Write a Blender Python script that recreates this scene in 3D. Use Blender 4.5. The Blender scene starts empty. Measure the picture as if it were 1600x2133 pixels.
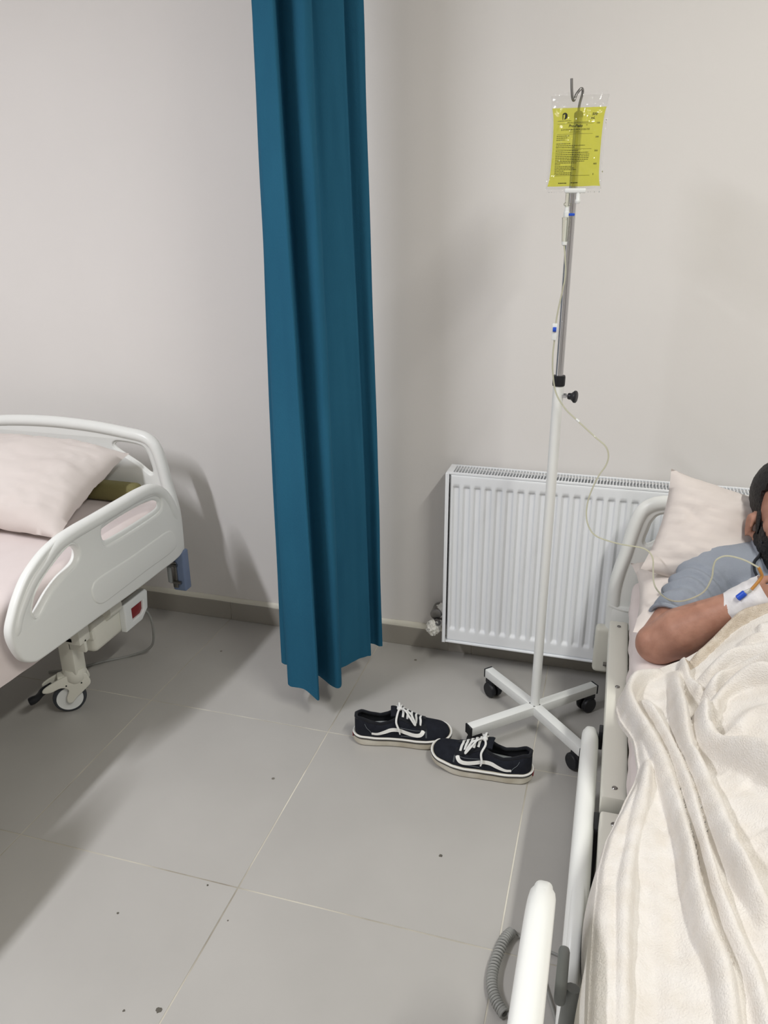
import bpy, bmesh, math, random
import numpy as np
from mathutils import Vector, Matrix, Quaternion, noise

# ------------------------------------------------------------------ camera, light, exposure
S = bpy.context.scene
COL = S.collection
CAM_H = 1.45594
cam_d = bpy.data.cameras.new('camera')
cam_d.sensor_fit = 'HORIZONTAL'; cam_d.sensor_width = 36.0; cam_d.lens = 1628.18 / 1600 * 36.0
cam_d.clip_start = 0.02
cam = bpy.data.objects.new('camera', cam_d); COL.objects.link(cam)
RT = Vector((0.95948521, 0.28168033, -0.00665688)); UP = Vector((-0.09540285, 0.34701908, 0.93299306)); FW = Vector((-0.26511586, 0.89455796, -0.35983279))
cam.matrix_world = Matrix(((RT.x, UP.x, -FW.x, 0), (RT.y, UP.y, -FW.y, 0), (RT.z, UP.z, -FW.z, CAM_H), (0, 0, 0, 1)))
S.camera = cam

W = bpy.data.worlds.new('world'); S.world = W; W.use_nodes = True
W.node_tree.nodes['Background'].inputs[0].default_value = (0.9, 0.95, 1.0, 1)
W.node_tree.nodes['Background'].inputs[1].default_value = 0.15
S.view_settings.view_transform = 'Standard'; S.view_settings.look = 'None'
S.view_settings.gamma = 1.0; S.view_settings.use_curve_mapping = False
S.view_settings.exposure = -0.06

def area_light(name, loc, sx, sy, power, color):
    d = bpy.data.lights.new(name, 'AREA'); d.shape = 'RECTANGLE'; d.size = sx; d.size_y = sy
    d.energy = power; d.color = color
    o = bpy.data.objects.new(name, d); COL.objects.link(o); o.location = loc
    return o
CEIL = 2.75
LAMPS = [((-2.02, 0.0, CEIL - 0.06), 0.09, 1.2, 62, (0.935, 0.945, 1.0)),
         ((0.85, 0.60, CEIL - 0.06), 0.09, 1.2, 37, (1.0, 1.0, 0.95))]
for i, (l, sx, sy, p, c) in enumerate(LAMPS):
    area_light('tube_light', l, sx, sy, p, c)

# ------------------------------------------------------------------ helpers
def lin(c):
    c = c / 255.0
    return c / 12.92 if c <= 0.04045 else ((c + 0.055) / 1.055) ** 2.4
def rgb(r, g, b): return (lin(r), lin(g), lin(b), 1.0)

def mat(name, col, rough=0.5, metal=0.0, col2=None, nscale=8.0, bump=0.0, bscale=80.0, bdetail=3.0,
        sheen=0.0, spec=0.5, coat=0.0, subsurf=0.0, stretch=None, alpha=None, trans=0.0, ior=1.45):
    m = bpy.data.materials.new(name); m.use_nodes = True
    nt = m.node_tree; b = nt.nodes['Principled BSDF']
    b.inputs['Base Color'].default_value = col; b.inputs['Roughness'].default_value = rough
    b.inputs['Metallic'].default_value = metal; b.inputs['Specular IOR Level'].default_value = spec
    b.inputs['Coat Weight'].default_value = coat
    b.inputs['Sheen Weight'].default_value = sheen; b.inputs['Sheen Roughness'].default_value = 0.4
    b.inputs['Transmission Weight'].default_value = trans; b.inputs['IOR'].default_value = ior
    if subsurf:
        b.inputs['Subsurface Weight'].default_value = subsurf
        b.inputs['Subsurface Radius'].default_value = (0.012, 0.005, 0.003); b.inputs['Subsurface Scale'].default_value = 0.6
    if alpha is not None: b.inputs['Alpha'].default_value = alpha
    tc = nt.nodes.new('ShaderNodeTexCoord'); src = tc.outputs['Object']
    if stretch:
        mp = nt.nodes.new('ShaderNodeMapping'); mp.inputs['Scale'].default_value = stretch
        nt.links.new(src, mp.inputs['Vector']); src = mp.outputs['Vector']
    if col2 is not None:
        n = nt.nodes.new('ShaderNodeTexNoise'); n.inputs['Scale'].default_value = nscale; n.inputs['Detail'].default_value = 5
        nt.links.new(src, n.inputs['Vector'])
        r = nt.nodes.new('ShaderNodeValToRGB'); r.color_ramp.elements[0].position = 0.35; r.color_ramp.elements[1].position = 0.68
        r.color_ramp.elements[0].color = col; r.color_ramp.elements[1].color = col2
        nt.links.new(n.outputs['Fac'], r.inputs['Fac']); nt.links.new(r.outputs['Color'], b.inputs['Base Color'])
    if bump:
        n2 = nt.nodes.new('ShaderNodeTexNoise'); n2.inputs['Scale'].default_value = bscale; n2.inputs['Detail'].default_value = bdetail
        nt.links.new(src, n2.inputs['Vector'])
        bp = nt.nodes.new('ShaderNodeBump'); bp.inputs['Strength'].default_value = bump; bp.inputs['Distance'].default_value = 0.004
        nt.links.new(n2.outputs['Fac'], bp.inputs['Height']); nt.links.new(bp.outputs['Normal'], b.inputs['Normal'])
    return m

def specks(m, scale, thresh, dark):
    """small dark specks of dirt on a surface"""
    nt = m.node_tree; b = nt.nodes['Principled BSDF']
    tc = nt.nodes.new('ShaderNodeTexCoord')
    oi = nt.nodes.new('ShaderNodeObjectInfo')
    add = nt.nodes.new('ShaderNodeVectorMath'); add.operation = 'ADD'
    nt.links.new(tc.outputs['Object'], add.inputs[0]); nt.links.new(oi.outputs['Location'], add.inputs[1])
    v = nt.nodes.new('ShaderNodeTexVoronoi'); v.inputs['Scale'].default_value = scale
    nt.links.new(add.outputs[0], v.inputs['Vector'])
    r = nt.nodes.new('ShaderNodeValToRGB'); r.color_ramp.elements[0].position = thresh; r.color_ramp.elements[1].position = thresh * 1.6
    r.color_ramp.elements[0].color = (1, 1, 1, 1); r.color_ramp.elements[1].color = (0, 0, 0, 1)
    nt.links.new(v.outputs['Distance'], r.inputs['Fac'])
    sep = nt.nodes.new('ShaderNodeSeparateColor'); nt.links.new(v.outputs['Color'], sep.inputs[0])
    gt = nt.nodes.new('ShaderNodeMath'); gt.operation = 'GREATER_THAN'; gt.inputs[1].default_value = 0.8
    nt.links.new(sep.outputs[0], gt.inputs[0])
    mu = nt.nodes.new('ShaderNodeMath'); mu.operation = 'MULTIPLY'
    nt.links.new(r.outputs['Color'], mu.inputs[0]); nt.links.new(gt.outputs[0], mu.inputs[1])
    mx = nt.nodes.new('ShaderNodeMix'); mx.data_type = 'RGBA'
    old = b.inputs['Base Color'].links[0].from_socket if b.inputs['Base Color'].links else None
    if old: nt.links.new(old, mx.inputs[6])
    else: mx.inputs[6].default_value = b.inputs['Base Color'].default_value
    mx.inputs[7].default_value = dark
    nt.links.new(mu.outputs[0], mx.inputs[0]); nt.links.new(mx.outputs[2], b.inputs['Base Color'])

ORG = {}
def root_of(p): return ORG[p.name]
def finish(me, name, m, parent=None, label=None, smooth=True, angle=40):
    o = bpy.data.objects.new(name, me); COL.objects.link(o)
    if m is not None and not me.materials: me.materials.append(m)
    if parent is not None:
        og = ORG[parent.name]
    else:
        co = np.empty(len(me.vertices) * 3); me.vertices.foreach_get('co', co); co = co.reshape(-1, 3)
        lo, hi = co.min(0), co.max(0)
        og = Vector(((lo[0] + hi[0]) / 2, (lo[1] + hi[1]) / 2, lo[2]))
    me.transform(Matrix.Translation(-og)); ORG[o.name] = og
    if parent is not None: o.parent = parent
    else: o.location = og
    if smooth:
        me.polygons.foreach_set('use_smooth', [True] * len(me.polygons))
        me.set_sharp_from_angle(angle=math.radians(angle))
    me.update()
    if label: o['label'] = label
    return o
def tag(o, label, cat, group=None, kind=None):
    o['label'] = label; o['category'] = cat
    if group: o['group'] = group
    if kind: o['kind'] = kind
    return o
def thing(name, loc, label, cat, group=None):
    o = bpy.data.objects.new(name, None); COL.objects.link(o); o.location = loc; o.empty_display_size = 0.05
    ORG[o.name] = Vector(loc)
    return tag(o, label, cat, group)
def struct(o): o['kind'] = 'structure'; return o

def catmull(pts, n=8, closed=False):
    P = [Vector(p) for p in pts]; out = []; N = len(P)
    rng = range(N) if closed else range(N - 1)
    for i in rng:
        if closed: a, b, c, d = P[(i - 1) % N], P[i], P[(i + 1) % N], P[(i + 2) % N]
        else: a, b, c, d = P[max(i - 1, 0)], P[i], P[i + 1], P[min(i + 2, N - 1)]
        for k in range(n):
            t = k / n
            out.append(0.5 * ((2 * b) + (c - a) * t + (2 * a - 5 * b + 4 * c - d) * t * t + (3 * b - a - 3 * c + d) * t ** 3))
    if not closed: out.append(P[-1])
    return out

class MB:
    def __init__(s): s.v = []; s.f = []; s.mi = []
    def add(s, vs, fs, k=0):
        o = len(s.v); s.v += [tuple(v) for v in vs]; s.f += [tuple(i + o for i in f) for f in fs]; s.mi += [k] * len(fs); return s
    def bm(s, bm, M=None, k=0):
        bm.verts.index_update()
        vs = [(M @ v.co) if M is not None else v.co.copy() for v in bm.verts]
        fs = [[v.index for v in f.verts] for f in bm.faces]; bm.free(); return s.add(vs, fs, k)
    def box(s, c, size, bev=0.0, seg=2, rot=None, k=0):
        b = bmesh.new(); bmesh.ops.create_cube(b, size=1)
        bmesh.ops.scale(b, vec=size, verts=b.verts)
        if bev: bmesh.ops.bevel(b, geom=list(b.edges), offset=bev, segments=seg, affect='EDGES', profile=0.5)
        M = Matrix.Translation(c) @ (rot.to_4x4() if rot is not None else Matrix.Identity(4))
        return s.bm(b, M, k)
    def tube(s, path, r, seg=10, closed=False, caps=True, k=0, flat=1.0, up0=None):
        P = [Vector(p) for p in path]; n = len(P)
        R = r if hasattr(r, '__len__') else [r] * n
        T = []
        for i in range(n):
            if closed: t = P[(i + 1) % n] - P[(i - 1) % n]
            else: t = P[min(i + 1, n - 1)] - P[max(i - 1, 0)]
            T.append(t.normalized() if t.length > 1e-9 else Vector((0, 0, 1)))
        u = Vector(up0) if up0 is not None else (Vector((0, 0, 1)) if abs(T[0].z) < 0.9 else Vector((1, 0, 0)))
        u = (u - T[0] * u.dot(T[0])).normalized()
        vs = []; fs = []
        for i in range(n):
            u = (u - T[i] * u.dot(T[i])).normalized(); w = T[i].cross(u)
            for j in range(seg):
                a = 2 * math.pi * j / seg
                vs.append(P[i] + (u * math.cos(a) * flat + w * math.sin(a)) * R[i])
        m = n if closed else n - 1
        for i in range(m):
            for j in range(seg):
                a = i * seg + j; b = i * seg + (j + 1) % seg; c = ((i + 1) % n) * seg + (j + 1) % seg; d = ((i + 1) % n) * seg + j
                fs.append((a, b, c, d))
        if caps and not closed:
            fs.append(tuple(range(seg))[::-1]); fs.append(tuple((n - 1) * seg + j for j in range(seg)))
        return s.add(vs, fs, k)
    def lathe(s, prof, origin, axis=(0, 0, 1), seg=20, k=0):
        ax = Vector(axis).normalized(); q = Vector((0, 0, 1)).rotation_difference(ax); O = Vector(origin)
        vs = []; fs = []; n = len(prof)
        for (r, z) in prof:
            for j in range(seg):
                a = 2 * math.pi * j / seg
                vs.append(O + q @ Vector((r * math.cos(a), r * math.sin(a), z)))
        for i in range(n - 1):
            for j in range(seg):
                fs.append((i * seg + j, i * seg + (j + 1) % seg, (i + 1) * seg + (j + 1) % seg, (i + 1) * seg + j))
        fs.append(tuple(range(seg))[::-1]); fs.append(tuple((n - 1) * seg + j for j in range(seg)))
        return s.add(vs, fs, k)
    def cyl(s, a, b, r, seg=16, k=0, bev=0.0):
        a, b = Vector(a), Vector(b); L = (b - a).length
        pr = [(r, 0), (r, L)] if not bev else [(r - bev, 0), (r, bev), (r, L - bev), (r - bev, L)]
        return s.lathe(pr, a, b - a, seg, k)
    def ell(s, c, r, rot=None, seg=20, rings=12, k=0):
        b = bmesh.new(); bmesh.ops.create_uvsphere(b, u_segments=seg, v_segments=rings, radius=1)
        bmesh.ops.scale(b, vec=r, verts=b.verts)
        return s.bm(b, Matrix.Translation(c) @ (rot.to_4x4() if rot is not None else Matrix.Identity(4)), k)
    def cap(s, a, b, ra, rb=None, seg=16, k=0):
        a, b = Vector(a), Vector(b); rb = ra if rb is None else rb; L = (b - a).length
        pr = [(ra * math.sin(t), -ra * math.cos(t)) for t in [math.pi / 2 * i / 6 + 0.02 for i in range(6)]] + [(ra, 0)]
        pr += [(rb, L)] + [(rb * math.cos(t), L + rb * math.sin(t)) for t in [math.pi / 2 * i / 6 - 0.02 for i in range(1, 7)]]
        return s.lathe(pr, a, b - a if L > 1e-6 else (0, 0, 1), seg, k)
    def grid(s, fn, nu, nv, k=0, closed_u=False):
        vs = [fn(i / nu, j / nv) for j in range(nv + 1) for i in range(nu + 1)]
        fs = [(j * (nu + 1) + i, j * (nu + 1) + i + 1, (j + 1) * (nu + 1) + i + 1, (j + 1) * (nu + 1) + i) for j in range(nv) for i in range(nu)]
        return s.add(vs, fs, k)
    def mesh(s, name, fix=True):
        me = bpy.data.meshes.new(name); me.from_pydata(s.v, [], s.f)
        if fix:
            b = bmesh.new(); b.from_mesh(me); bmesh.ops.recalc_face_normals(b, faces=b.faces); b.to_mesh(me); b.free()
        return me
    def build(s, name, m, parent=None, label=None, smooth=True, angle=40, fix=True):
        me = s.mesh(name, fix)
        if isinstance(m, (list, tuple)):
            for x in m: me.materials.append(x)
            me.polygons.foreach_set('material_index', s.mi); m = m[0]
        return finish(me, name, m, parent, label, smooth, angle)

TMP = bpy.data.scenes.new('workbench')
def bake(t):
    TMP.collection.objects.link(t); vl = TMP.view_layers[0]; vl.update(); dg = vl.depsgraph
    out = bpy.data.meshes.new_from_object(t.evaluated_get(dg)); bpy.data.objects.remove(t); return out
def evaluated(me, mods):
    t = bpy.data.objects.new('tmp', me)
    for kind, kw in mods:
        md = t.modifiers.new(kind, kind)
        for a, b in kw.items(): setattr(md, a, b)
    return bake(t)
def fused(mb, voxel=0.006, smooth=6, factor=0.5):
    return evaluated(mb.mesh('tmp'), [('REMESH', dict(mode='VOXEL', voxel_size=voxel)), ('SMOOTH', dict(factor=factor, iterations=smooth))])
def ruffle(me, fn):
    """push each vertex along its normal by fn(position)"""
    nr = [v.normal.copy() for v in me.vertices]; co = [v.co.copy() for v in me.vertices]
    me.vertices.foreach_set('co', [c for p, n in zip(co, nr) for c in (p + n * fn(p))]); me.update()
def plate(outer, holes, thick, bev, fn, res=3):
    """flat outline with holes, extruded and rounded; fn maps (a, b, t) to the world"""
    c = bpy.data.curves.new('tmp', 'CURVE'); c.dimensions = '2D'; c.fill_mode = 'BOTH'
    c.extrude = max(thick / 2 - bev, 0.0); c.bevel_depth = bev; c.bevel_resolution = res; c.offset = -bev
    for loop in [outer] + holes:
        sp = c.splines.new('POLY'); sp.points.add(len(loop) - 1); sp.use_cyclic_u = True
        for p, q in zip(sp.points, loop): p.co = (q[0], q[1], 0, 1)
    me = bake(bpy.data.objects.new('tmp', c))
    me.materials.clear()
    mb = MB(); mb.add([fn(*v.co) for v in me.vertices], [tuple(p.vertices) for p in me.polygons])
    b = bmesh.new(); m2 = mb.mesh('x', False); b.from_mesh(m2); bmesh.ops.remove_doubles(b, verts=b.verts, dist=1e-5)
    mb2 = MB(); return mb2.bm(b)
def smooth2(pts, n=6): return [(p.x, p.y) for p in catmull([(a, b, 0) for a, b in pts], n, True)]
def nz(p, s=1.0, seed=0.0): return noise.noise(Vector((p[0] * s + seed, p[1] * s + seed * 1.7, p[2] * s - seed)))
def sstep(a, b, x):
    t = min(max((x - a) / (b - a), 0.0), 1.0); return t * t * (3 - 2 * t)
def copy_part(o, parent, offset=(0, 0, 0), rotz=None):
    c = o.copy(); COL.objects.link(c); c.parent = parent; c.location = Vector(o.location) + Vector(offset)
    ORG[c.name] = ORG[o.name]
    if rotz is not None: c.rotation_euler = (0, 0, rotz)
    return c

# ------------------------------------------------------------------ materials
M = {}
M['wall'] = mat('wall_paint', rgb(236, 232, 228), 0.6, col2=rgb(239, 235, 231), nscale=2, bump=0.05, bscale=120)
M['tile'] = mat('floor_tile', rgb(179, 176, 171), 0.40, col2=rgb(185, 182, 177), nscale=3.0, bump=0.02, bscale=40, spec=0.45)
specks(M['tile'], 9.0, 0.035, rgb(120, 115, 106))
M['grout'] = mat('grout', rgb(222, 217, 203), 0.9, col2=rgb(150, 143, 130), nscale=4)
M['base_tile'] = mat('baseboard_tile', rgb(160, 155, 146), 0.5, col2=rgb(166, 161, 152), nscale=4)
M['caulk'] = mat('caulk', rgb(232, 228, 214), 0.6, bump=0.2, bscale=60)
M['ceiling'] = mat('ceiling_paint', rgb(238, 237, 234), 0.8)
M['lamp_white'] = mat('lamp_housing', rgb(240, 240, 240), 0.4)
def emis(name, col, st):
    m = bpy.data.materials.new(name); m.use_nodes = True; b = m.node_tree.nodes['Principled BSDF']
    b.inputs['Base Color'].default_value = col; b.inputs['Emission Color'].default_value = col; b.inputs['Emission Strength'].default_value = st; return m
M['lamp'] = emis('lamp_diffuser', rgb(255, 250, 245), 3.0)
M['teal'] = mat('curtain_fabric', rgb(44, 102, 130), 0.85, col2=rgb(38, 92, 120), nscale=5, bump=0.2, bscale=420, spec=0.12, stretch=(1, 1, 0.35))
M['plastic'] = mat('bed_plastic', rgb(241, 242, 238), 0.33, bump=0.03, bscale=160, spec=0.5)
M['cream'] = mat('cream_metal', rgb(232, 230, 218), 0.4)
M['metal_white'] = mat('white_metal', rgb(240, 241, 238), 0.35)
M['dark'] = mat('dark_metal', rgb(40, 42, 44), 0.5)
M['black'] = mat('black_plastic', rgb(26, 27, 32), 0.45)
M['rubber'] = mat('rubber', rgb(62, 65, 70), 0.6)
M['grey_plastic'] = mat('grey_plastic', rgb(168, 172, 172), 0.45)
M['cable'] = mat('grey_cable', rgb(150, 150, 146), 0.5)
M['blue_bumper'] = mat('blue_bumper', rgb(124, 140, 170), 0.5)
M['red'] = mat('red_panel', rgb(132, 32, 36), 0.3)
M['chrome'] = mat('chrome', rgb(205, 205, 208), 0.12, 1.0)
M['steel'] = mat('steel', rgb(150, 148, 146), 0.3, 1.0)
M['sheet'] = mat('bed_sheet', rgb(232, 221, 218), 0.8, col2=rgb(226, 214, 210), nscale=6, bump=0.12, bscale=30, sheen=0.1, spec=0.2)
M['pillow'] = mat('pillow_case', rgb(229, 220, 214), 0.8, col2=rgb(223, 213, 207), nscale=5, bump=0.6, bscale=9, bdetail=5, sheen=0.1, spec=0.2)
M['mattress'] = mat('mattress_cover', rgb(120, 116, 84), 0.6)
M['olive'] = mat('olive_fabric', rgb(122, 116, 74), 0.8, bump=0.2, bscale=60)
M['fleece'] = mat('fleece', rgb(233, 228, 222), 0.95, col2=rgb(226, 219, 210), nscale=26, bump=0.55, bscale=330, bdetail=6, sheen=0.15, spec=0.1)
M['sherpa'] = mat('fleece_underside', rgb(222, 210, 194), 0.95, col2=rgb(204, 189, 170), nscale=60, bump=0.9, bscale=420, bdetail=4, spec=0.1)
M['skin'] = mat('skin', rgb(184, 137, 117), 0.5, col2=rgb(163, 117, 98), nscale=30, bump=0.12, bscale=220, bdetail=5, subsurf=0.15)
M['hair'] = mat('hair', rgb(22, 20, 21), 0.55, bump=0.9, bscale=180, bdetail=6)
M['shirt'] = mat('shirt_fabric', rgb(152, 158, 168), 0.85, col2=rgb(146, 152, 163), nscale=14, bump=0.2, bscale=300, sheen=0.1, spec=0.2)
M['zip'] = mat('dark_trim', rgb(44, 46, 52), 0.6)
M['rad'] = mat('radiator_enamel', rgb(248, 250, 252), 0.28, spec=0.5)
M['rad_dark'] = mat('radiator_inside', rgb(118, 120, 122), 0.6)
M['bag_wrap'] = mat('plastic_wrap', rgb(232, 230, 222), 0.25, bump=0.8, bscale=60, spec=0.7)
M['canvas'] = mat('black_canvas', rgb(26, 28, 36), 0.85, col2=rgb(33, 36, 44), nscale=50, bump=0.3, bscale=600, spec=0.25)
M['suede'] = mat('black_suede', rgb(30, 31, 36), 0.9, col2=rgb(36, 38, 42), nscale=60, sheen=0.2, spec=0.2)
M['sole'] = mat('rubber_sole', rgb(214, 209, 196), 0.6, col2=rgb(186, 178, 160), nscale=16, bump=0.1, bscale=90)
M['white_rubber'] = mat('white_stripe', rgb(238, 237, 232), 0.5)
M['lace'] = mat('lace', rgb(236, 236, 233), 0.85, bump=0.4, bscale=900)
M['insole'] = mat('insole', rgb(168, 174, 174), 0.9, col2=rgb(122, 126, 126), nscale=22)
M['thread'] = mat('thread', rgb(120, 126, 130), 0.8)
M['ink'] = mat('printed_ink', rgb(34, 36, 26), 0.6)
M['blue'] = mat('blue_plastic', rgb(38, 84, 200), 0.35)
M['white_plastic'] = mat('white_plastic', rgb(238, 240, 238), 0.35)
M['dressing'] = mat('dressing', rgb(240, 238, 240), 0.6, bump=0.6, bscale=40, alpha=0.86)
M['amber'] = mat('amber_connector', rgb(186, 130, 62), 0.35)
M['stain'] = mat('floor_stain', rgb(96, 92, 84), 0.7)
def see_through(name, col, gloss, clear, body, wavy=0):
    """clear film: mostly transparent with a little diffuse body and gloss"""
    m = bpy.data.materials.new(name); m.use_nodes = True; nt = m.node_tree
    for n in list(nt.nodes): nt.nodes.remove(n)
    out = nt.nodes.new('ShaderNodeOutputMaterial')
    tr = nt.nodes.new('ShaderNodeBsdfTransparent'); tr.inputs[0].default_value = clear
    df = nt.nodes.new('ShaderNodeBsdfDiffuse'); df.inputs[0].default_value = col
    tl = nt.nodes.new('ShaderNodeBsdfTranslucent'); tl.inputs[0].default_value = col
    gl = nt.nodes.new('ShaderNodeBsdfGlossy'); gl.inputs['Roughness'].default_value = 0.06
    lw = nt.nodes.new('ShaderNodeFresnel'); lw.inputs[0].default_value = gloss
    a = nt.nodes.new('ShaderNodeMixShader'); a.inputs[0].default_value = 0.6
    nt.links.new(df.outputs[0], a.inputs[1]); nt.links.new(tl.outputs[0], a.inputs[2])
    b = nt.nodes.new('ShaderNodeMixShader'); b.inputs[0].default_value = body
    nt.links.new(tr.outputs[0], b.inputs[1]); nt.links.new(a.outputs[0], b.inputs[2])
    c = nt.nodes.new('ShaderNodeMixShader')
    nt.links.new(lw.outputs[0], c.inputs[0]); nt.links.new(b.outputs[0], c.inputs[1]); nt.links.new(gl.outputs[0], c.inputs[2])
    if wavy:
        tc = nt.nodes.new('ShaderNodeTexCoord'); ns = nt.nodes.new('ShaderNodeTexNoise'); ns.inputs['Scale'].default_value = wavy; ns.inputs['Detail'].default_value = 2
        bp = nt.nodes.new('ShaderNodeBump'); bp.inputs['Strength'].default_value = 0.9; bp.inputs['Distance'].default_value = 0.01
        nt.links.new(tc.outputs['Object'], ns.inputs['Vector']); nt.links.new(ns.outputs['Fac'], bp.inputs['Height'])
        nt.links.new(bp.outputs[0], gl.inputs['Normal']); nt.links.new(bp.outputs[0], lw.inputs['Normal'])
    nt.links.new(c.outputs[0], out.inputs[0]); return m
M['film'] = see_through('bag_film', rgb(250, 250, 250), 1.5, (0.995, 0.995, 0.995, 1), 0.06, wavy=45)
M['fluid'] = see_through('yellow_fluid', rgb(255, 254, 70), 1.12, (1.0, 1.0, 0.40, 1), 0.16, wavy=25)
M['clear'] = see_through('clear_tube', rgb(246, 246, 226), 1.15, (0.99, 0.99, 0.96, 1), 0.22)
M['tubing'] = see_through('soft_tube', rgb(244, 243, 224), 1.2, (0.98, 0.98, 0.92, 1), 0.75)

# ------------------------------------------------------------------ the setting
X0, X1, Y0, Y1 = -4.1, 2.9, -3.4, 2.38
def slab(name, c, size, m): return struct(MB().box(c, size).build(name, m, smooth=False))
floor = slab('floor', ((X0 + X1) / 2, (Y0 + Y1) / 2, -0.0507), (X1 - X0 + .2, Y1 - Y0 + .2, 0.1), M['grout'])
floor['label'] = 'grey porcelain tile floor with pale grout'
wall_back = slab('wall_back', ((X0 + X1) / 2, Y1 + .05, CEIL / 2), (X1 - X0 + .2, .1, CEIL), M['wall'])
wall_back['label'] = 'plain off white painted wall behind the beds'
slab('wall_left', (X0 - .05, (Y0 + Y1) / 2, CEIL / 2), (.1, Y1 - Y0, CEIL), M['wall'])
slab('wall_right', (X1 + .05, (Y0 + Y1) / 2, CEIL / 2), (.1, Y1 - Y0, CEIL), M['wall'])
slab('wall_front', ((X0 + X1) / 2, Y0 - .05, CEIL / 2), (X1 - X0 + .2, .1, CEIL), M['wall'])
slab('ceiling', ((X0 + X1) / 2, (Y0 + Y1) / 2, CEIL + .05), (X1 - X0 + .2, Y1 - Y0 + .2, .1), M['ceiling'])
for (l, sx, sy, p, c), lab in zip(LAMPS, ('white ceiling tube lamp above the empty bed', 'white ceiling tube lamp above the occupied bed')):
    t = thing('ceiling_lamp', (l[0], l[1], CEIL), lab, 'lamp')
    MB().box((l[0], l[1], CEIL - .02), (sx + .05, sy + .08, .04), .008).build('housing', M['lamp_white'], t)
    MB().box((l[0], l[1], CEIL - .0445), (sx, sy, .009), .003).build('diffuser', M['lamp'], t)

# floor tiles on a 60 cm grid, 3 mm joints
GX, GY, TS = -0.7188, 1.2181, 0.6
proto = {}
for i in range(-6, 7):
    for j in range(-8, 2):
        a0, a1 = max(GX + i * TS, X0), min(GX + (i + 1) * TS, X1)
        b0, b1 = max(GY + j * TS, Y0), min(GY + (j + 1) * TS, Y1)
        if a1 - a0 < .02 or b1 - b0 < .02: continue
        key = (round(a1 - a0, 3), round(b1 - b0, 3))
        c = Vector(((a0 + a1) / 2, (b0 + b1) / 2, 0))
        if key not in proto:
            me = MB().box((0, 0, -.004), (a1 - a0 - .0032, b1 - b0 - .0032, .008), .0004, 1).mesh('floor_tile')
            me.materials.append(M['tile']); proto[key] = me
        o = bpy.data.objects.new('floor_tile', proto[key]); COL.objects.link(o); o.parent = floor; o.location = c - ORG['floor']
        ORG[o.name] = c
random.seed(5)
for (x, y, r) in [(-.735, .905, .007), (-.70, .862, .005), (-.722, .853, .008), (-.80, .885, .003), (-.79, 1.205, .003), (-.70, 1.13, .002), (-.945, 1.08, .003), (-.29, 1.44, .005), (-.275, .93, .006)]:
    n = 12; vs = [(x + r * math.cos(a) * random.uniform(.6, 1.1), y + r * math.sin(a) * random.uniform(.5, 1.0), .0009) for a in [2 * math.pi * k / n for k in range(n)]]
    vs2 = [(v[0], v[1], .0001) for v in vs]
    mb = MB(); mb.add(vs + vs2, [tuple(range(n))] + [(k, (k + 1) % n, n + (k + 1) % n, n + k) for k in range(n)])
    mb.build('floor_stain', M['stain'], floor, smooth=False)

# tiled skirting along the back wall
skirt = struct(MB().box(((X0 + X1) / 2, Y1 - .004, .037), (X1 - X0, .008, .074)).build('baseboard_back', M['caulk'], smooth=False))
joints = [-3.72, -3.12, -2.52, -1.919, -1.312, -.716, -.468, -.385, -.17, .43, 1.03, 1.63, 2.23, 2.83]
for a, b in zip(joints[:-1], joints[1:]):
    MB().box(((a + b) / 2, Y1 - .007, .0365), (b - a - .003, .010, .073), .0012, 1).build('skirting_tile', M['base_tile'], skirt, smooth=False)
def lip(u, v):
    x = X0 + (X1 - X0) * u; t = v * math.pi / 2
    w = .010 + .002 * noise.noise(Vector((x * 9, 0, 0)))
    return (x, Y1 - .0005 - w * math.cos(t), .0735 + (.017 + .003 * noise.noise(Vector((x * 6, 3, 0)))) * math.sin(t))
MB().grid(lip, 330, 4).build('trim_1', M['caulk'])
struct(bpy.data.objects['trim_1'])
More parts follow.
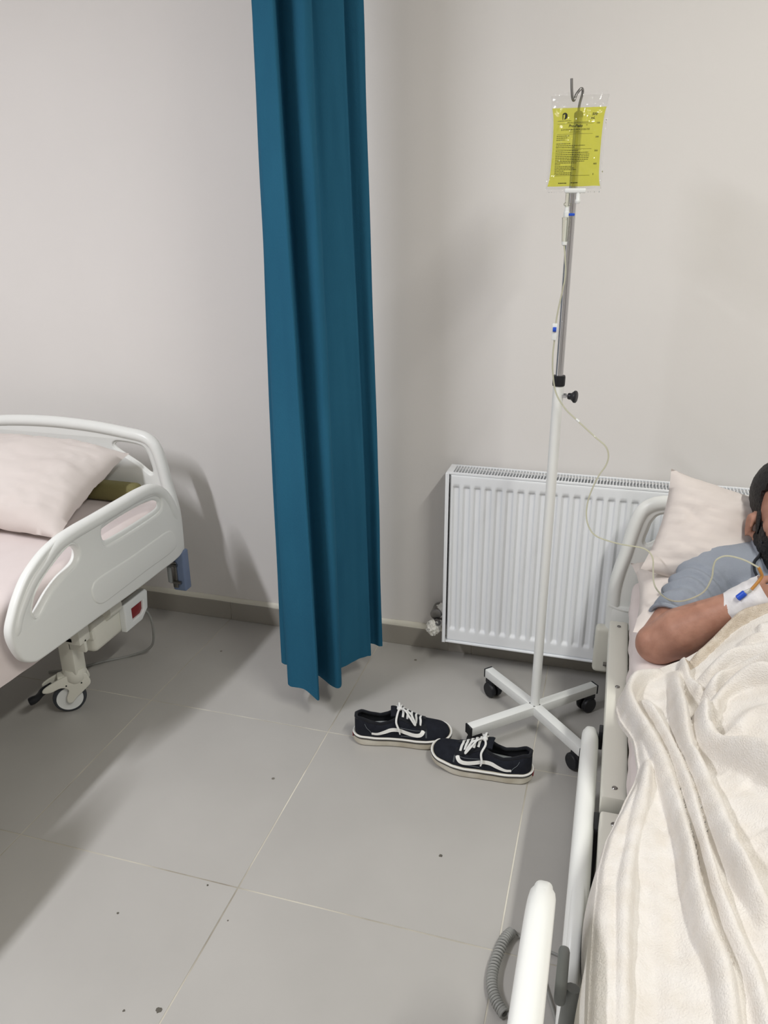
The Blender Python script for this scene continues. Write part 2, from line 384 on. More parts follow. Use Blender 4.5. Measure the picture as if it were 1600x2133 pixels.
# ------------------------------------------------------------------ beds
def bed(name, xa, sgn, yh, dz, label, side):
    """hospital bed; local x from the aisle side inwards, y from the headboard to the foot, z up"""
    fn = lambda x, y, z: Vector((xa + sgn * x, yh - y, z + dz))
    t = thing(name, fn(.48, 1.0, -dz), label, 'bed')
    BW, BL = .96, 2.06
    # headboard: moulded panel with grip slots inside a thick rounded rim
    half = [(.023, .345), (.02, .472), (.027, .54), (.041, .607), (.051, .667), (.063, .716), (.080, .747), (.116, .770), (.186, .781), (.306, .794), (.43, .800)]
    outer = half + [(BW - a, b) for a, b in half[::-1]]
    o2 = [(p.x, p.y) for p in catmull([(a, b, 0) for a, b in outer], 4)]
    slot = [(.232, .736), (.233, .711), (.154, .664), (.110, .632), (.094, .642), (.101, .68), (.109, .707), (.130, .730), (.192, .739)]
    s1 = smooth2(slot, 4); s2 = [(BW - a, b) for a, b in s1[::-1]]
    hb = plate(o2, [s1, s2], .022, .006, lambda a, b, c: fn(a, c, b))
    hbo = hb.build('headboard', M['plastic'], t)
    rim = [Vector((a, 0, b)) for a, b in o2]
    ins = []
    for i, p in enumerate(rim):
        q = rim[min(i + 1, len(rim) - 1)] - rim[max(i - 1, 0)]; nrm = Vector((q.z, 0, -q.x)).normalized(); ins.append(p + nrm * .014)
    MB().tube([fn(*p) for p in ins], .020, 14).build('headboard_rim', M['plastic'], hbo)
    for q in (s1, s2): MB().tube([fn(*p) for p in s1_rim(q)], .006, 8, closed=True).build('slot_rim', M['plastic'], hbo)
    # lower skirt of the headboard with its raised line and wall bumpers
    for x in (.09, BW - .09): MB().box(fn(x, .002, .385), (.13, .040, .10), .012).build('headboard_socket', M['plastic'], hbo)
    MB().tube(catmull([fn(.02, .018, .436), fn(.06, .022, .428), (fn(.10, .022, .426)), fn(.16, .022, .425)], 5), .0035, 6).build('edge_bead', M['plastic'], hbo)
    for x in (.012, BW - .012):
        MB().box(fn(x + ((.022 if side == 'L' else .004) if x < .5 else -.012), .004, .285), (.05, .040, .150), .006 if side == 'L' else .012, 3).build('wall_bumper', M['blue_bumper'] if side == 'L' else M['cream'], t)
        MB().cyl(fn(x + (.055 if x < .5 else -.055), .01, .235), fn(x + (.055 if x < .5 else -.055), .01, .30), .016, bev=.003).build('bumper_roller', M['grey_plastic'], t)
        MB().box(fn(x + (.034 if x < .5 else -.034), .014, .272), (.02, .03, .10), .003).cyl(fn(x + (.04 if x < .5 else -.04), .03, .31), fn(x + (.02 if x < .5 else -.02), .03, .31), .006).cyl(fn(x + (.04 if x < .5 else -.04), .03, .245), fn(x + (.01 if x < .5 else -.01), .03, .245), .006).build('bumper_bracket', M['steel'], t)
    # footboard
    o3 = [(a, .36 + (b - .36) * .85) for a, b in o2]
    MB().tube([fn(p[0], BL, p[1]) for p in o3], .020, 12).build('footboard_rim', M['plastic'], plate(o3, [], .022, .006, lambda a, b, c: fn(a, BL + c, b)).build('footboard', M['plastic'], t))
    # frame and mattress deck, in sections
    f = MB()
    for x in (.24, BW - .24): f.box(fn(x, BL / 2, .335), (.05, BL - .10, .06), .006)
    for y in (.12, .70, 1.35, BL - .12): f.box(fn(BW / 2, y, .340), (BW - .16, .05, .05), .006)
    f.build('frame', M['cream'], t)
    secs = [(.075, .825), (.865, 1.30), (1.34, 1.98)]
    for a, b in secs:
        d = MB().box(fn(BW / 2, (a + b) / 2, .390), (BW - .16, b - a, .018), .004).build('deck_section', M['cream'], t)
        for s, x in ((1, .052 if side == 'R' else .088), (-1, BW - .088)):
            MB().box(fn(x, (a + b) / 2, .395), (.052, b - a, .050), .006).build('deck_edge', M['cream'], d)
            for y in (a + .035, (a + b) / 2 - .03, b - .03):
                MB().cyl(fn(x, y, .4195), fn(x, y, .4225), .0055, 12, bev=.001).build('screw', M['steel'], d)
    # columns and casters
    base = Vector(ORG[t.name])
    proto_parts = None
    for (x, y) in ((.15, .47), (BW - .15, .47), (.15, BL - .40), (BW - .15, BL - .40)):
        p = fn(x, y, 0); p.z = 0; L = fn(0, 0, .28).z
        col = MB().box((p.x, p.y, (L + .135) / 2), (.052, .052, L - .135), .006).box((p.x, p.y, L - .005), (.10, .09, .018), .003).build('leg', M['cream'], t)
        MB().box((p.x + .045, p.y - .02, L - .03), (.06, .012, .045), .003).box((p.x + .03, p.y + .03, L - .02), (.09, .03, .03), .004).build('bracket', M['cream'], col)
        th = math.radians(40 if y < 1 else 15); RZ = Matrix.Rotation(th, 3, 'Z')
        G = lambda a, b, c: Vector((p.x, p.y, 0)) + RZ @ Vector((a, b, c))
        ax = RZ @ Vector((0, 1, 0))
        cs = MB().lathe([(.030, .150), (.034, .140), (.034, .118), (.026, .105)], (p.x, p.y, 0)).build('caster', M['cream'], t)
        pr = [(.036, .120), (.040, .096), (.020, .076), (-.004, .056), (-.020, .040), (-.034, .044), (-.034, .062), (-.026, .086), (-.046, .098), (-.076, .090), (-.098, .094), (-.092, .108), (-.055, .126), (-.018, .137), (.026, .135)]
        pr = [(q.x, q.y) for q in catmull([(a, b, 0) for a, b in pr], 4, True)]
        for s in (-1, 1):
            plate(pr, [], .008, .003, lambda a, b, c: G(a, s * .020 + c, b)).build('caster_fork', M['cream'], cs)
            for rx in (-.030, .014): MB().cyl(G(rx, s * .024, .104), G(rx, s * .0256, .104), .0025, 8).build('rivet', M['dark'], cs)
        MB().box(G(-.01, 0, .126), (.085, .036, .020), .006, 2, RZ).build('caster_top', M['cream'], cs)
        wc = G(-.026, 0, .050)
        MB().lathe([(.030, -.0095), (.042, -.012), (.048, -.008), (.050, 0), (.048, .008), (.042, .012), (.030, .0095)], wc, ax, 36).build('tyre', M['rubber'], cs)
        MB().lathe([(.006, -.0145), (.012, -.013), (.034, -.0115), (.039, -.0125), (.040, -.009), (.040, .009), (.034, .0115), (.006, .0145)], wc, ax, 36).build('wheel', M['white_plastic'], cs)
        pp = catmull([G(-.070, 0, .106), G(-.098, 0, .088), (G(-.118, 0, .070)), G(-.140, 0, .062)], 5)
        MB().tube(pp, [.008, .009, .010, .011, .012, .012, .011, .010, .010, .010, .011, .012, .013, .013, .013, .012], 12).build('brake_pedal', M['black'], cs)
    return t, fn
def s1_rim(s): return [Vector((a, .0, b)) for a, b in s]

RAIL = [(.847, .505), (.827, .542), (.798, .58), (.758, .617), (.699, .647), (.641, .662), (.563, .667), (.46, .667), (.346, .668), (.239, .668), (.171, .659), (.121, .635), (.081, .594), (.052, .539), (.036, .476), (.033, .429), (.036, .393), (.056, .374), (.097, .366), (.194, .366), (.33, .366), (.526, .372), (.665, .375), (.759, .378), (.793, .386), (.826, .413), (.846, .465)]
SLOT = [(.457, .615), (.439, .628), (.354, .632), (.248, .630), (.178, .622), (.143, .602), (.142, .579), (.168, .563), (.288, .560), (.408, .562), (.445, .567), (.459, .590)]
CRES = [(.579, .627), (.560, .608), (.563, .583), (.587, .566), (.642, .554), (.690, .535), (.726, .512), (.751, .496), (.764, .503), (.767, .524), (.747, .559), (.707, .589), (.653, .613), (.605, .629)]
RELIEF = [(.532, .478), (.499, .490), (.346, .486), (.216, .487), (.125, .485), (.094, .454), (.102, .410), (.277, .408), (.444, .406), (.504, .409), (.534, .434), (.539, .461)]
def side_rail(t, fn, x=0.0, dy=0.0, dzz=0.0, flip=None, out=-1):
    """moulded side rail: panel with two grip openings, rounded top handle, raised belt"""
    g = (lambda a, b, c: fn(x + c * out * -1 * -1, (flip - a if flip else a) + dy, b + dzz))
    ro = smooth2(RAIL, 4)
    r = plate(ro, [smooth2(SLOT, 4), smooth2(CRES, 4)], .026, .009, g).build('side_rail', M['plastic'], t)
    hand = catmull([(a, b - .017 if b > .5 else b, 0) for a, b in [(.822, .47), (.826, .505), (.808, .542), (.780, .575), (.742, .608), (.692, .634), (.638, .660), (.563, .667), (.46, .667), (.346, .668), (.239, .668), (.178, .660), (.132, .635), (.096, .590), (.070, .530), (.058, .47)]], 4)
    n = len(hand); rr = [.017 + .003 * math.sin(math.pi * i / (n - 1)) - .012 * max(0, 1 - min(i, n - 1 - i) / 5) for i in range(n)]
    MB().tube([g(p.x, p.y, .0) for p in hand], rr, 14).build('handle', M['plastic'], r)
    plate(smooth2(RELIEF, 4), [], .034, .005, g).build('raised_belt', M['plastic'], r)
    rm = MB()
    for lp in (SLOT, CRES): rm.tube([g(a, b, 0) for a, b in smooth2(lp, 4)], .0135, 8, closed=True, flat=.45)
    rm.build('opening_rim', M['plastic'], r)
    return r

bedL, fL = bed('hospital_bed', -1.36, -1, 2.19, 0.0, 'empty white hospital bed with raised side rail, propped pillow and pale sheet', 'L')
side_rail(bedL, fL)
side_rail(bedL, fL, .96)
side_rail(bedL, fL, 0, 1.02, 0, flip=.88)
side_rail(bedL, fL, .96, 1.02, 0, flip=.88)
# control box under the rail with its red window, and the mains lead
cb = MB().box((-1.475, 1.815, .250), (.085, .155, .105), .018, 3).cyl((-1.44, 1.86, .31), (-1.44, 1.80, .31), .03).build('control_box', M['cream'], bedL)
fr = [(1.868, .205), (1.868, .300), (1.990, .300), (2.000, .290), (1.992, .232), (1.955, .205)]
wi = [(1.905, .228), (1.905, .270), (1.972, .270), (1.968, .238), (1.955, .228)]
plate(fr, [wi], .024, .005, lambda a, b, c: Vector((-1.422 + c, a, b))).build('box_frame', M['white_plastic'], cb)
plate(wi, [], .012, .002, lambda a, b, c: Vector((-1.424 + c, a, b))).build('red_window', M['red'], cb, label='dark red window')
MB().tube(catmull([(-1.435, 1.985, .225), (-1.432, 2.02, .19), (-1.435, 2.04, .12), (-1.46, 2.05, .04), (-1.53, 2.03, .005), (-1.60, 1.97, .005), (-1.66, 1.91, .005), (-1.74, 1.86, .005)], 8), .0042, 8).build('mains_lead', M['cable'], bedL)
MB().box((-1.50, 1.60, .32), (.05, .30, .03), .004).box((-1.47, 1.70, .285), (.07, .05, .05), .004).build('linkage', M['cream'], bedL)

bedR, fR = bed('hospital_bed', 0.03, 1, 2.15, -.06, 'white hospital bed beside the drip stand with a patient lying in it', 'R')
side_rail(bedR, fR, -.002, .39, -.277, out=1)
side_rail(bedR, fR, -.056, 1.165, 0.0, out=1)
side_rail(bedR, fR, .962, 0, 0, out=1)
lev = MB().box((.012, .915, .345), (.018, .075, .05), .008, 3).build('release_lever', M['grey_plastic'], bedR)
MB().tube(catmull([(.03, .91, .33), (.025, .89, .26), (.03, .87, .20)], 5), .012, 10).build('lever_arm', M['grey_plastic'], lev)
for y in (1.30, 1.02): MB().box((.052, y, .22), (.014, .05, .20), .004).build('rail_arm', M['dark'], bedR)
MB().box((.052, 1.60, .30), (.010, .03, .05), .002).build('rail_latch', M['black'], bedR)

# ------------------------------------------------------------------ curtain
bot = [(-.74, 2.185), (-.80, 2.13), (-.90, 2.06), (-.940, 2.005), (-.925, 1.985), (-.893, 1.985), (-.880, 1.955), (-.884, 1.915), (-.868, 1.893), (-.82, 1.886), (-.785, 1.874), (-.766, 1.868), (-.774, 1.890), (-.800, 1.935), (-.802, 1.960), (-.774, 1.948), (-.745, 1.932), (-.724, 1.930), (-.722, 1.952), (-.742, 1.990), (-.750, 2.020), (-.732, 2.058), (-.710, 2.095), (-.690, 2.118), (-.682, 2.133), (-.698, 2.160), (-.704, 2.180), (-.684, 2.182), (-.662, 2.172), (-.655, 2.178)]
top = [(-.78, 2.16), (-.82, 2.12), (-.88, 2.07), (-.905, 2.02), (-.902, 1.99), (-.885, 1.980), (-.874, 1.960), (-.874, 1.925), (-.866, 1.905), (-.850, 1.900), (-.832, 1.896), (-.822, 1.900), (-.828, 1.925), (-.846, 1.955), (-.842, 1.970), (-.815, 1.955), (-.785, 1.942), (-.758, 1.946), (-.750, 1.962), (-.766, 1.990), (-.774, 2.010), (-.754, 2.010), (-.730, 2.020), (-.716, 2.040), (-.708, 2.056), (-.722, 2.084), (-.728, 2.102), (-.708, 2.100), (-.690, 2.104), (-.678, 2.120)]
hemz = [.12, .11, .105, .10, .10, .10, .096, .092, .087, .090, .078, .070, .075, .09, .095, .09, .085, .082, .085, .09, .09, .09, .09, .09, .088, .095, .10, .10, .10, .10]
bb = catmull([(x, y, 0) for x, y in bot], 6); tt = catmull([(x, y, 0) for x, y in top], 6); hz = catmull([(0, 0, z) for z in hemz], 6)
NC = len(bb) - 1
def cloth(u, v):
    i = min(int(round(u * NC)), NC); z = hz[i].z + (CEIL - .045 - hz[i].z) * v
    k = sstep(0, 1, min(v * 1.15, 1)) * .6 + .4 * min(v * 1.15, 1)
    p = bb[i].lerp(tt[i], k)
    w = .004 * noise.noise(Vector((u * 14, z * 1.6, 2))) + .0025 * noise.noise(Vector((u * 40, z * 4, 5)))
    return (p.x + w, p.y - w * .6, z)
me = MB().grid(cloth, NC, 90).mesh('curtain', False)
me = evaluated(me, [('SOLIDIFY', dict(thickness=.0022, offset=0.0))])
cur = thing('curtain', (-.79, 2.02, .07), 'teal blue fabric curtain hanging gathered in folds against the wall', 'curtain')
finish(me, 'cloth', M['teal'], cur, angle=70)
hm = MB().tube([Vector(cloth(i / NC, .0135)) for i in range(NC + 1)], .0014, 5)
hm.build('hem_stitch', M['teal'], cur)
MB().box((-.79, .2, CEIL - .012), (.022, 4.3, .022), .003).build('track', M['metal_white'], cur)
hk = MB()
for i in range(4, NC, 12):
    p = Vector(cloth(i / NC, 1.0)); hk.tube([p, p + Vector((0, 0, .015)), Vector((-.79, p.y, CEIL - .024))], .002, 6)
hk.build('hooks', M['metal_white'], cur)

# ------------------------------------------------------------------ radiator
RX0, RX1, RZ0, RZ1, RYF, RYB = -.470, .735, .098, .697, 2.268, 2.352
rad = thing('radiator', ((RX0 + RX1) / 2, 2.31, RZ0), 'white ribbed panel radiator mounted on the wall behind the drip stand', 'radiator')
PIT = .0334
def rib(x):
    t = ((x - RX0 - .021) / PIT) % 1.0
    return -(sstep(.0, .13, t) - sstep(.56, .69, t))
NXR = int((RX1 - RX0) / .0024)
def front(u, v):
    x = RX0 + .012 + (RX1 - RX0 - .024) * u; z = RZ0 + .004 + (RZ1 - RZ0 - .008) * v
    fade = sstep(RZ0 + .043, RZ0 + .058, z) * (1 - sstep(RZ1 - .050, RZ1 - .043, z))
    inside = sstep(RX0 + .018, RX0 + .024, x) * (1 - sstep(RX1 - .024, RX1 - .018, x))
    edge = max(1 - v / .012, (v - .988) / .012, 0, 1 - u / .004, (u - .996) / .004)
    return (x, RYF + .001 - .0075 * rib(x) * fade * inside + .008 * min(edge, 1) ** 2 - .0, z)
vs = sorted(set([0, .004, .008, .012, .02, .05] + [.066 + .006 * k for k in range(6)] + [.15 + .7 * k / 8 for k in range(9)] + [.885 + .0042 * k for k in range(12)] + [.95, .98, .988, .992, .996, 1]))
g = MB(); nu = NXR
pts = [front(i / nu, v) for v in vs for i in range(nu + 1)]
g.add(pts, [(j * (nu + 1) + i, j * (nu + 1) + i + 1, (j + 1) * (nu + 1) + i + 1, (j + 1) * (nu + 1) + i) for j in range(len(vs) - 1) for i in range(nu)])
g.build('front_panel', M['rad'], rad, angle=60)
for sx, dx in ((RX0, 1), (RX1, -1)):
    MB().box((sx + .0015 * dx, (RYF + RYB) / 2 - .004, (RZ0 + RZ1) / 2), (.003, RYB - RYF + .012, RZ1 - RZ0), .001, 1).box((sx + .006 * dx, RYF - .0065, (RZ0 + RZ1) / 2), (.010, .004, RZ1 - RZ0), .0012, 1).build('side_cover', M['rad'], rad)
MB().box(((RX0 + RX1) / 2, RYB - .004, (RZ0 + RZ1) / 2), (RX1 - RX0 - .01, .008, RZ1 - RZ0 - .02), .002, 1).build('back_panel', M['rad'], rad)
MB().box(((RX0 + RX1) / 2, RYF + .010, RZ0 + .003), (RX1 - RX0 - .006, .03, .006), .001, 1).build('bottom_edge', M['rad'], rad)
def fin(u, v):
    x = RX0 + .015 + (RX1 - RX0 - .03) * u; return (x, 2.292 + .040 * (0.5 + .5 * math.tanh(3 * math.sin(x / .0125 * 2 * math.pi))), RZ0 + .03 + (RZ1 - RZ0 - .06) * v)
MB().grid(fin, 1200, 1).build('convector_fins', M['rad_dark'], rad)
gr = MB().box(((RX0 + RX1) / 2, RYF + .0035, RZ1 - .003), (RX1 - RX0, .006, .008), .0015, 1).box(((RX0 + RX1) / 2, RYB - .0025, RZ1 - .003), (RX1 - RX0, .005, .008), .0015, 1)
gr.box((RX0 + .010, (RYF + RYB) / 2, RZ1 - .003), (.02, RYB - RYF, .007), .0012, 1)
gro = gr.build('top_grille', M['rad'], rad)
sl0 = MB().box((RX0 + .026, (RYF + RYB) / 2, RZ1 - .003), (.0024, RYB - RYF - .008, .006), 0).build('slat', M['rad'], gro, smooth=False)
for k in range(1, 127): copy_part(sl0, gro, (k * .0093, 0, 0))
vl = MB().cyl((-.505, 2.375, .165), (-.505, 2.318, .165), .020, bev=.003).cyl((-.505, 2.33, .155), (-.468, 2.33, .155), .012).cyl((-.452, 2.33, .13), (-.452, 2.33, .20), .016).lathe([(.013, 0), (.015, .01), (.015, .03), (.012, .034)], (-.497, 2.315, .142), (-.3, -.8, -.2))
vl.build('valve', M['steel'], rad)
wb = bmesh.new(); bmesh.ops.create_icosphere(wb, subdivisions=4, radius=1)
for v in wb.verts:
    n = v.co.normalized(); k = 1 + .35 * noise.noise(n * 2.6) + .25 * abs(noise.noise(n * 6))
    v.co = Vector((n.x * .021, n.y * .022, n.z * .024)) * k
MB().bm(wb, Matrix.Translation((-.508, 2.292, .128))).build('plastic_wrap', M['bag_wrap'], rad, angle=25, label='crumpled clear plastic over valve')
wb = bmesh.new(); bmesh.ops.create_icosphere(wb, subdivisions=3, radius=1)
for v in wb.verts:
    n = v.co.normalized(); v.co = Vector((n.x * .024, n.y * .018, n.z * .026)) * (1 + .4 * noise.noise(n * 2.2))
MB().bm(wb, Matrix.Translation((-.487, 2.345, .172))).build('plastic_wrap', M['bag_wrap'], rad, angle=25)

# ------------------------------------------------------------------ drip stand
PX, PY = -.131, 2.003
st = thing('iv_stand', (PX, PY, 0), 'white wheeled drip stand with chrome upper pole between curtain and bed', 'drip stand')
ends = [(-.294, 2.159), (.034, 2.160), (-.298, 1.846), (.019, 1.838)]
for (ex, ey) in ends:
    d = Vector((ex - PX, ey - PY, 0)); L = d.length; d.normalize(); q = Vector((1, 0, 0)).rotation_difference(d).to_matrix()
    if q.determinant() < 0 or abs((q @ Vector((0, 0, 1))).z - 1) > 1e-3: q = Matrix.Rotation(math.atan2(d.y, d.x), 3, 'Z')
    a = MB().box(Vector((PX, PY, .0735)) + d * (L / 2), (L, .029, .029), .0025, 2, q).build('base_arm', M['metal_white'], st)
    MB().box(Vector((PX, PY, .0735)) + d * (L + .002), (.005, .030, .030), .001, 1, q).build('end_cap', M['black'], a)
    c = Vector((PX, PY, 0)) + d * (L - .020); sd = Vector((-d.y, d.x, 0))
    cs = MB()
    cs.box(c + Vector((0, 0, .050)), (.036, .030, .020), .006, 2, q)
    cs.build('caster_housing', M['black'], a)
    off = d * -.006
    wv = MB()
    for s in (-1, 1):
        wv.lathe([(.012, -.008), (.022, -.008), (.025, -.004), (.025, .004), (.022, .008), (.012, .008)], c + off + sd * s * .012 + Vector((0, 0, .0255)), sd, 24)
    wv.build('caster_wheel', M['black'], a)
MB().cyl((PX, PY, .085), (PX, PY, 1.045), .0135, 24, bev=.001).build('lower_pole', M['metal_white'], st)
MB().lathe([(.0150, 0), (.0158, .004), (.0158, .022), (.0150, .026)], (PX, PY, 1.040), seg=24).build('collar', M['black'], st)
MB().cyl((PX, PY, 1.05), (PX, PY, 1.655), .0098, 24, bev=.001).build('upper_pole', M['chrome'], st)
kn = MB().cyl((PX + .012, PY - .003, 1.016), (PX + .022, PY - .005, 1.016), .0065, 6).cyl((PX + .02, PY - .004, 1.016), (PX + .034, PY - .007, 1.016), .0035).build('knob_stem', M['chrome'], st)
MB().lathe([(.0075, 0), (.0085, .003), (.0085, .008), (.012, .012), (.0155, .016), (.0155, .020), (.013, .022)], (PX + .026, PY - .006, 1.016), (1, -.25, 0), 20).build('clamp_knob', M['black'], kn)
hook = catmull([(PX, PY, 1.645), (PX, PY, 1.672), (PX + .006, PY - .012, 1.697), (PX + .003, PY - .022, 1.703), (PX - .006, PY - .026, 1.692), (PX - .010, PY - .030, 1.680), (PX - .0135, PY - .033, 1.683), (PX - .0165, PY - .034, 1.70), (PX - .0185, PY - .034, 1.722)], 6)
MB().tube(hook, .0030, 10).build('hook', M['steel'], st)
MB().lathe([(.0085, 0), (.010, .003), (.010, .012), (.006, .016)], (PX, PY, 1.645), seg=20).build('pole_cap', M['steel'], st)

# ------------------------------------------------------------------ fluid bag, hanging from the hook
BX, BY, BZ0, BZ1 = -.1285, 1.968, 1.4985, 1.689
bag = thing('iv_bag', (BX, BY, BZ0), 'clear infusion bag filled with bright yellow fluid on the drip stand hook', 'drip bag')
HWB = .0585
def bagsurf(side, hw, z0, z1, th, ox=0.0):
    def f(u, v):
        s = 2 * u - 1; z = z0 + (z1 - z0) * v
        prof = (1 - abs(s) ** 2.6) * (math.sin(math.pi * min(max(v, 0), 1)) ** .55 if 0 < v < 1 else 0)
        wx = hw * (1 - .035 * math.sin(math.pi * v)) + .004 * (abs(v - .5) * 2) ** 6
        wob = .0012 * noise.noise(Vector((s * 3, v * 5, side * 4)))
        return (BX + ox + wx * s, BY - side * (th * prof + wob + .0006), z + .002 * noise.noise(Vector((s * 2, v * 2, 9))) * (1 if 0.02 < v < .98 else .4))
    return f
film = MB()
film.grid(bagsurf(1, HWB, BZ0, BZ1, .0165), 28, 40).grid(bagsurf(-1, HWB, BZ0, BZ1, .0145), 28, 40)
film.build('bag_film', M['film'], bag, fix=False)
fl = MB(); fz0, fz1 = BZ0 + .006, BZ0 + .166
fl.grid(bagsurf(1, HWB - .004, fz0, fz1, .0150), 28, 40).grid(bagsurf(-1, HWB - .004, fz0, fz1, .0130), 28, 40)
fl.build('yellow_fluid', M['fluid'], bag, fix=False, label='bright yellow fluid')
# crumpled clear seam frill round the bag
fr = MB()
def frill(path, amp):
    n = len(path)
    def f(u, v):
        i = min(int(u * (n - 1)), n - 1); p, nrm = path[i]; k = v
        w = amp * (1 + .4 * noise.noise(Vector((u * 30, 0, 1))))
        return (p[0] + nrm[0] * w * k, BY + .0025 * k * math.sin(u * 60) , p[1] + nrm[1] * w * k)
    return f
pt = [((BX - HWB + 2 * HWB * i / 60, BZ1), (0, 1)) for i in range(61)]
pbm = [((BX - HWB + 2 * HWB * i / 60, BZ0), (0, -1)) for i in range(61)]
pl = [((BX - HWB * (1 - .035 * math.sin(math.pi * i / 60)), BZ0 + (BZ1 - BZ0) * i / 60), (-1, 0)) for i in range(61)]
prr = [((2 * BX - a[0], a[1]), (1, 0)) for a, _ in pl]
fr.grid(frill(pt, .006), 60, 2).grid(frill(pbm, .007), 60, 2).grid(frill(pl, .004), 60, 2).grid(frill(prr, .004), 60, 2)
fr.build('seam_frill', M['film'], bag, fix=False)
def text_mesh(txt, size, x, z, y, shear=0.0, bold=0.0, align='LEFT', sx=1.0):
    c = bpy.data.curves.new('t', 'FONT'); c.body = txt; c.size = size; c.shear = shear; c.offset = bold; c.align_x = align; c.resolution_u = 2
    me = bake(bpy.data.objects.new('t', c))
    return [(x + v.co.x * sx, y, z + v.co.y) for v in me.vertices], [tuple(p.vertices) for p in me.polygons]
fb = bagsurf(1, HWB, BZ0, BZ1, .0165)
def on_bag(vs):
    out = []
    for x, y, z in vs:
        u = ((x - BX) / HWB + 1) / 2; v = (z - BZ0) / (BZ1 - BZ0); p = fb(min(max(u, .01), .99), min(max(v, .01), .99)); out.append((x, p[1] - .0007, z))
    return out
ink = MB()
def put(*a, **k):
    v, f = text_mesh(*a, 0, **k); ink.add(on_bag(v), f)
def row(x0, x1, z, h=.0004, broken=False, seed=0):
    random.seed(seed); x = x0
    while x < x1:
        w = random.uniform(.0022, .0055) if broken else .004
        e = min(x + w, x1); v = [(x, 0, z - h), (e, 0, z - h), (e, 0, z + h), (x, 0, z + h)]
        ink.add(on_bag(v), [(0, 1, 2, 3)]); x = e + (.0009 if broken else 0)
lx = BX - .044
zb = lambda v: BZ0 + .1905 - (v - 320) / 1060 * .184   # label rows down the bag
put('500', .0076, BX + .029, zb(560), shear=.25, bold=.0002); put('mL', .0072, BX + .027, zb(603), shear=.25, bold=.0002)
put('Pro-Fleks', .0078, BX - .004, zb(692), shear=.2, bold=.00025, align='CENTER'); put('®', .0045, BX + .0185, zb(678))
put('% 0.9 SODYUM KLORÜR ÇÖZELTİSİ', .0042, BX - .004, zb(727), bold=.0001, align='CENTER', sx=.92)
put('(İZOTONİK)', .0040, BX - .004, zb(755), align='CENTER')
for s, v in (('100', 655), ('200', 815), ('300', 975), ('400', 1128)):
    put(s, .0048, BX + .040, zb(v), bold=.0001)
put('0', .0048, BX + .040, zb(1250), bold=.0001)
for v in (650, 770): row(lx, BX + .034, zb(v), .00025)
for v in (945, 1255): row(lx, BX + .034, zb(v), .0003)
row(lx, BX - .014, zb(616), .0005, True, 1); row(BX - .022, BX + .024, zb(637), .0005, True, 2)
for i, v in enumerate((790, 812, 835)): row(lx, BX - .016 - .004 * i, zb(v), .0006, True, 10 + i)
for i, v in enumerate((880, 902, 922)): row(lx, BX + (-.012, .020, -.002)[i], zb(v), .0006, True, 20 + i)
for i, v in enumerate((962, 985, 1007, 1028, 1048, 1068, 1088, 1106, 1125)): row(lx, BX + (.005, .028, .030, .030, .030, .028, .020, .004, -.032)[i], zb(v), .0006, True, 30 + i)
for i, v in enumerate((1148, 1166, 1184, 1202, 1222, 1240)): row(lx, BX + (-.006, .0, .004, -.022, -.006, -.006)[i], zb(v), .0006, True, 50 + i)
row(BX - .034, BX - .015, zb(1345), .0009, True, 60); row(BX - .006, BX + .010, zb(1342), .0009, True, 61)
# round maker's mark: disc with a pale leaf cut through it
lg = (BX - .029, zb(560)); R = .0062
disc = [(lg[0] + R * math.cos(a), 0, lg[1] + R * 1.1 * math.sin(a)) for a in [math.radians(-100 + 250 * k / 20) for k in range(21)]]
inn = [(lg[0] + .0010 + R * .12 * math.cos(a) - .0012, 0, lg[1] + R * .75 * math.sin(a)) for a in [math.radians(-100 + 250 * k / 20) for k in range(21)]]
ink.add(on_bag(disc + inn), [(k, k + 1, 22 + k, 21 + k) for k in range(20)])
st2 = [(lg[0] - .0052, 0, lg[1] + .004), (lg[0] - .0036, 0, lg[1] + .0045), (lg[0] - .0030, 0, lg[1] - .001), (lg[0] - .0030, 0, lg[1] - .0075), (lg[0] - .0042, 0, lg[1] - .0075), (lg[0] - .0050, 0, lg[1] - .001)]
ink.add(on_bag(st2), [(0, 1, 2, 3, 4, 5)])
ink.build('printed_label', M['ink'], bag, smooth=False, fix=False)
po = MB().box((BX + .005, BY, BZ0 - .003), (.048, .012, .011), .004, 2).build('port_block', M['white_plastic'], bag)
MB().lathe([(.0045, 0), (.0050, .004), (.0078, .006), (.0078, .010), (.0050, .012), (.0050, .034)], (BX - .011, BY, BZ0 - .040)).build('outlet_port', M['clear'], bag)
MB().lathe([(.0040, 0), (.0062, .003), (.0062, .008), (.0046, .010), (.0046, .026)], (BX + .012, BY, BZ0 - .031)).build('injection_port', M['white_plastic'], bag)

# ------------------------------------------------------------------ infusion set: spike, drip chamber, tubing, clamp
ins = thing('infusion_set', (-.139, 1.965, 1.39), 'thin clear infusion line with drip chamber running from the bag to the hand', 'infusion line')
DX = BX - .011
MB().lathe([(.0062, 0), (.0068, .002), (.0068, .011), (.0055, .012), (.0045, .024)], (DX, BY, 1.4385)).build('spike', M['white_plastic'], ins)
MB().box((DX + .012, BY - .002, 1.4445), (.014, .006, .006), .0015).build('air_vent_cap', M['blue'], ins)
MB().lathe([(.0045, 0), (.0060, .002), (.0066, .010), (.0085, .050), (.0092, .054), (.0092, .056), (.006, .0575)], (DX, BY, 1.3820)).build('drip_chamber', M['clear'], ins)
MB().lathe([(.0030, 0), (.0062, .002), (.0066, .009)], (DX, BY, 1.3765)).cyl((DX, BY, 1.385), (DX, BY, 1.432), .0016, 8).build('chamber_base', M['white_plastic'], ins)
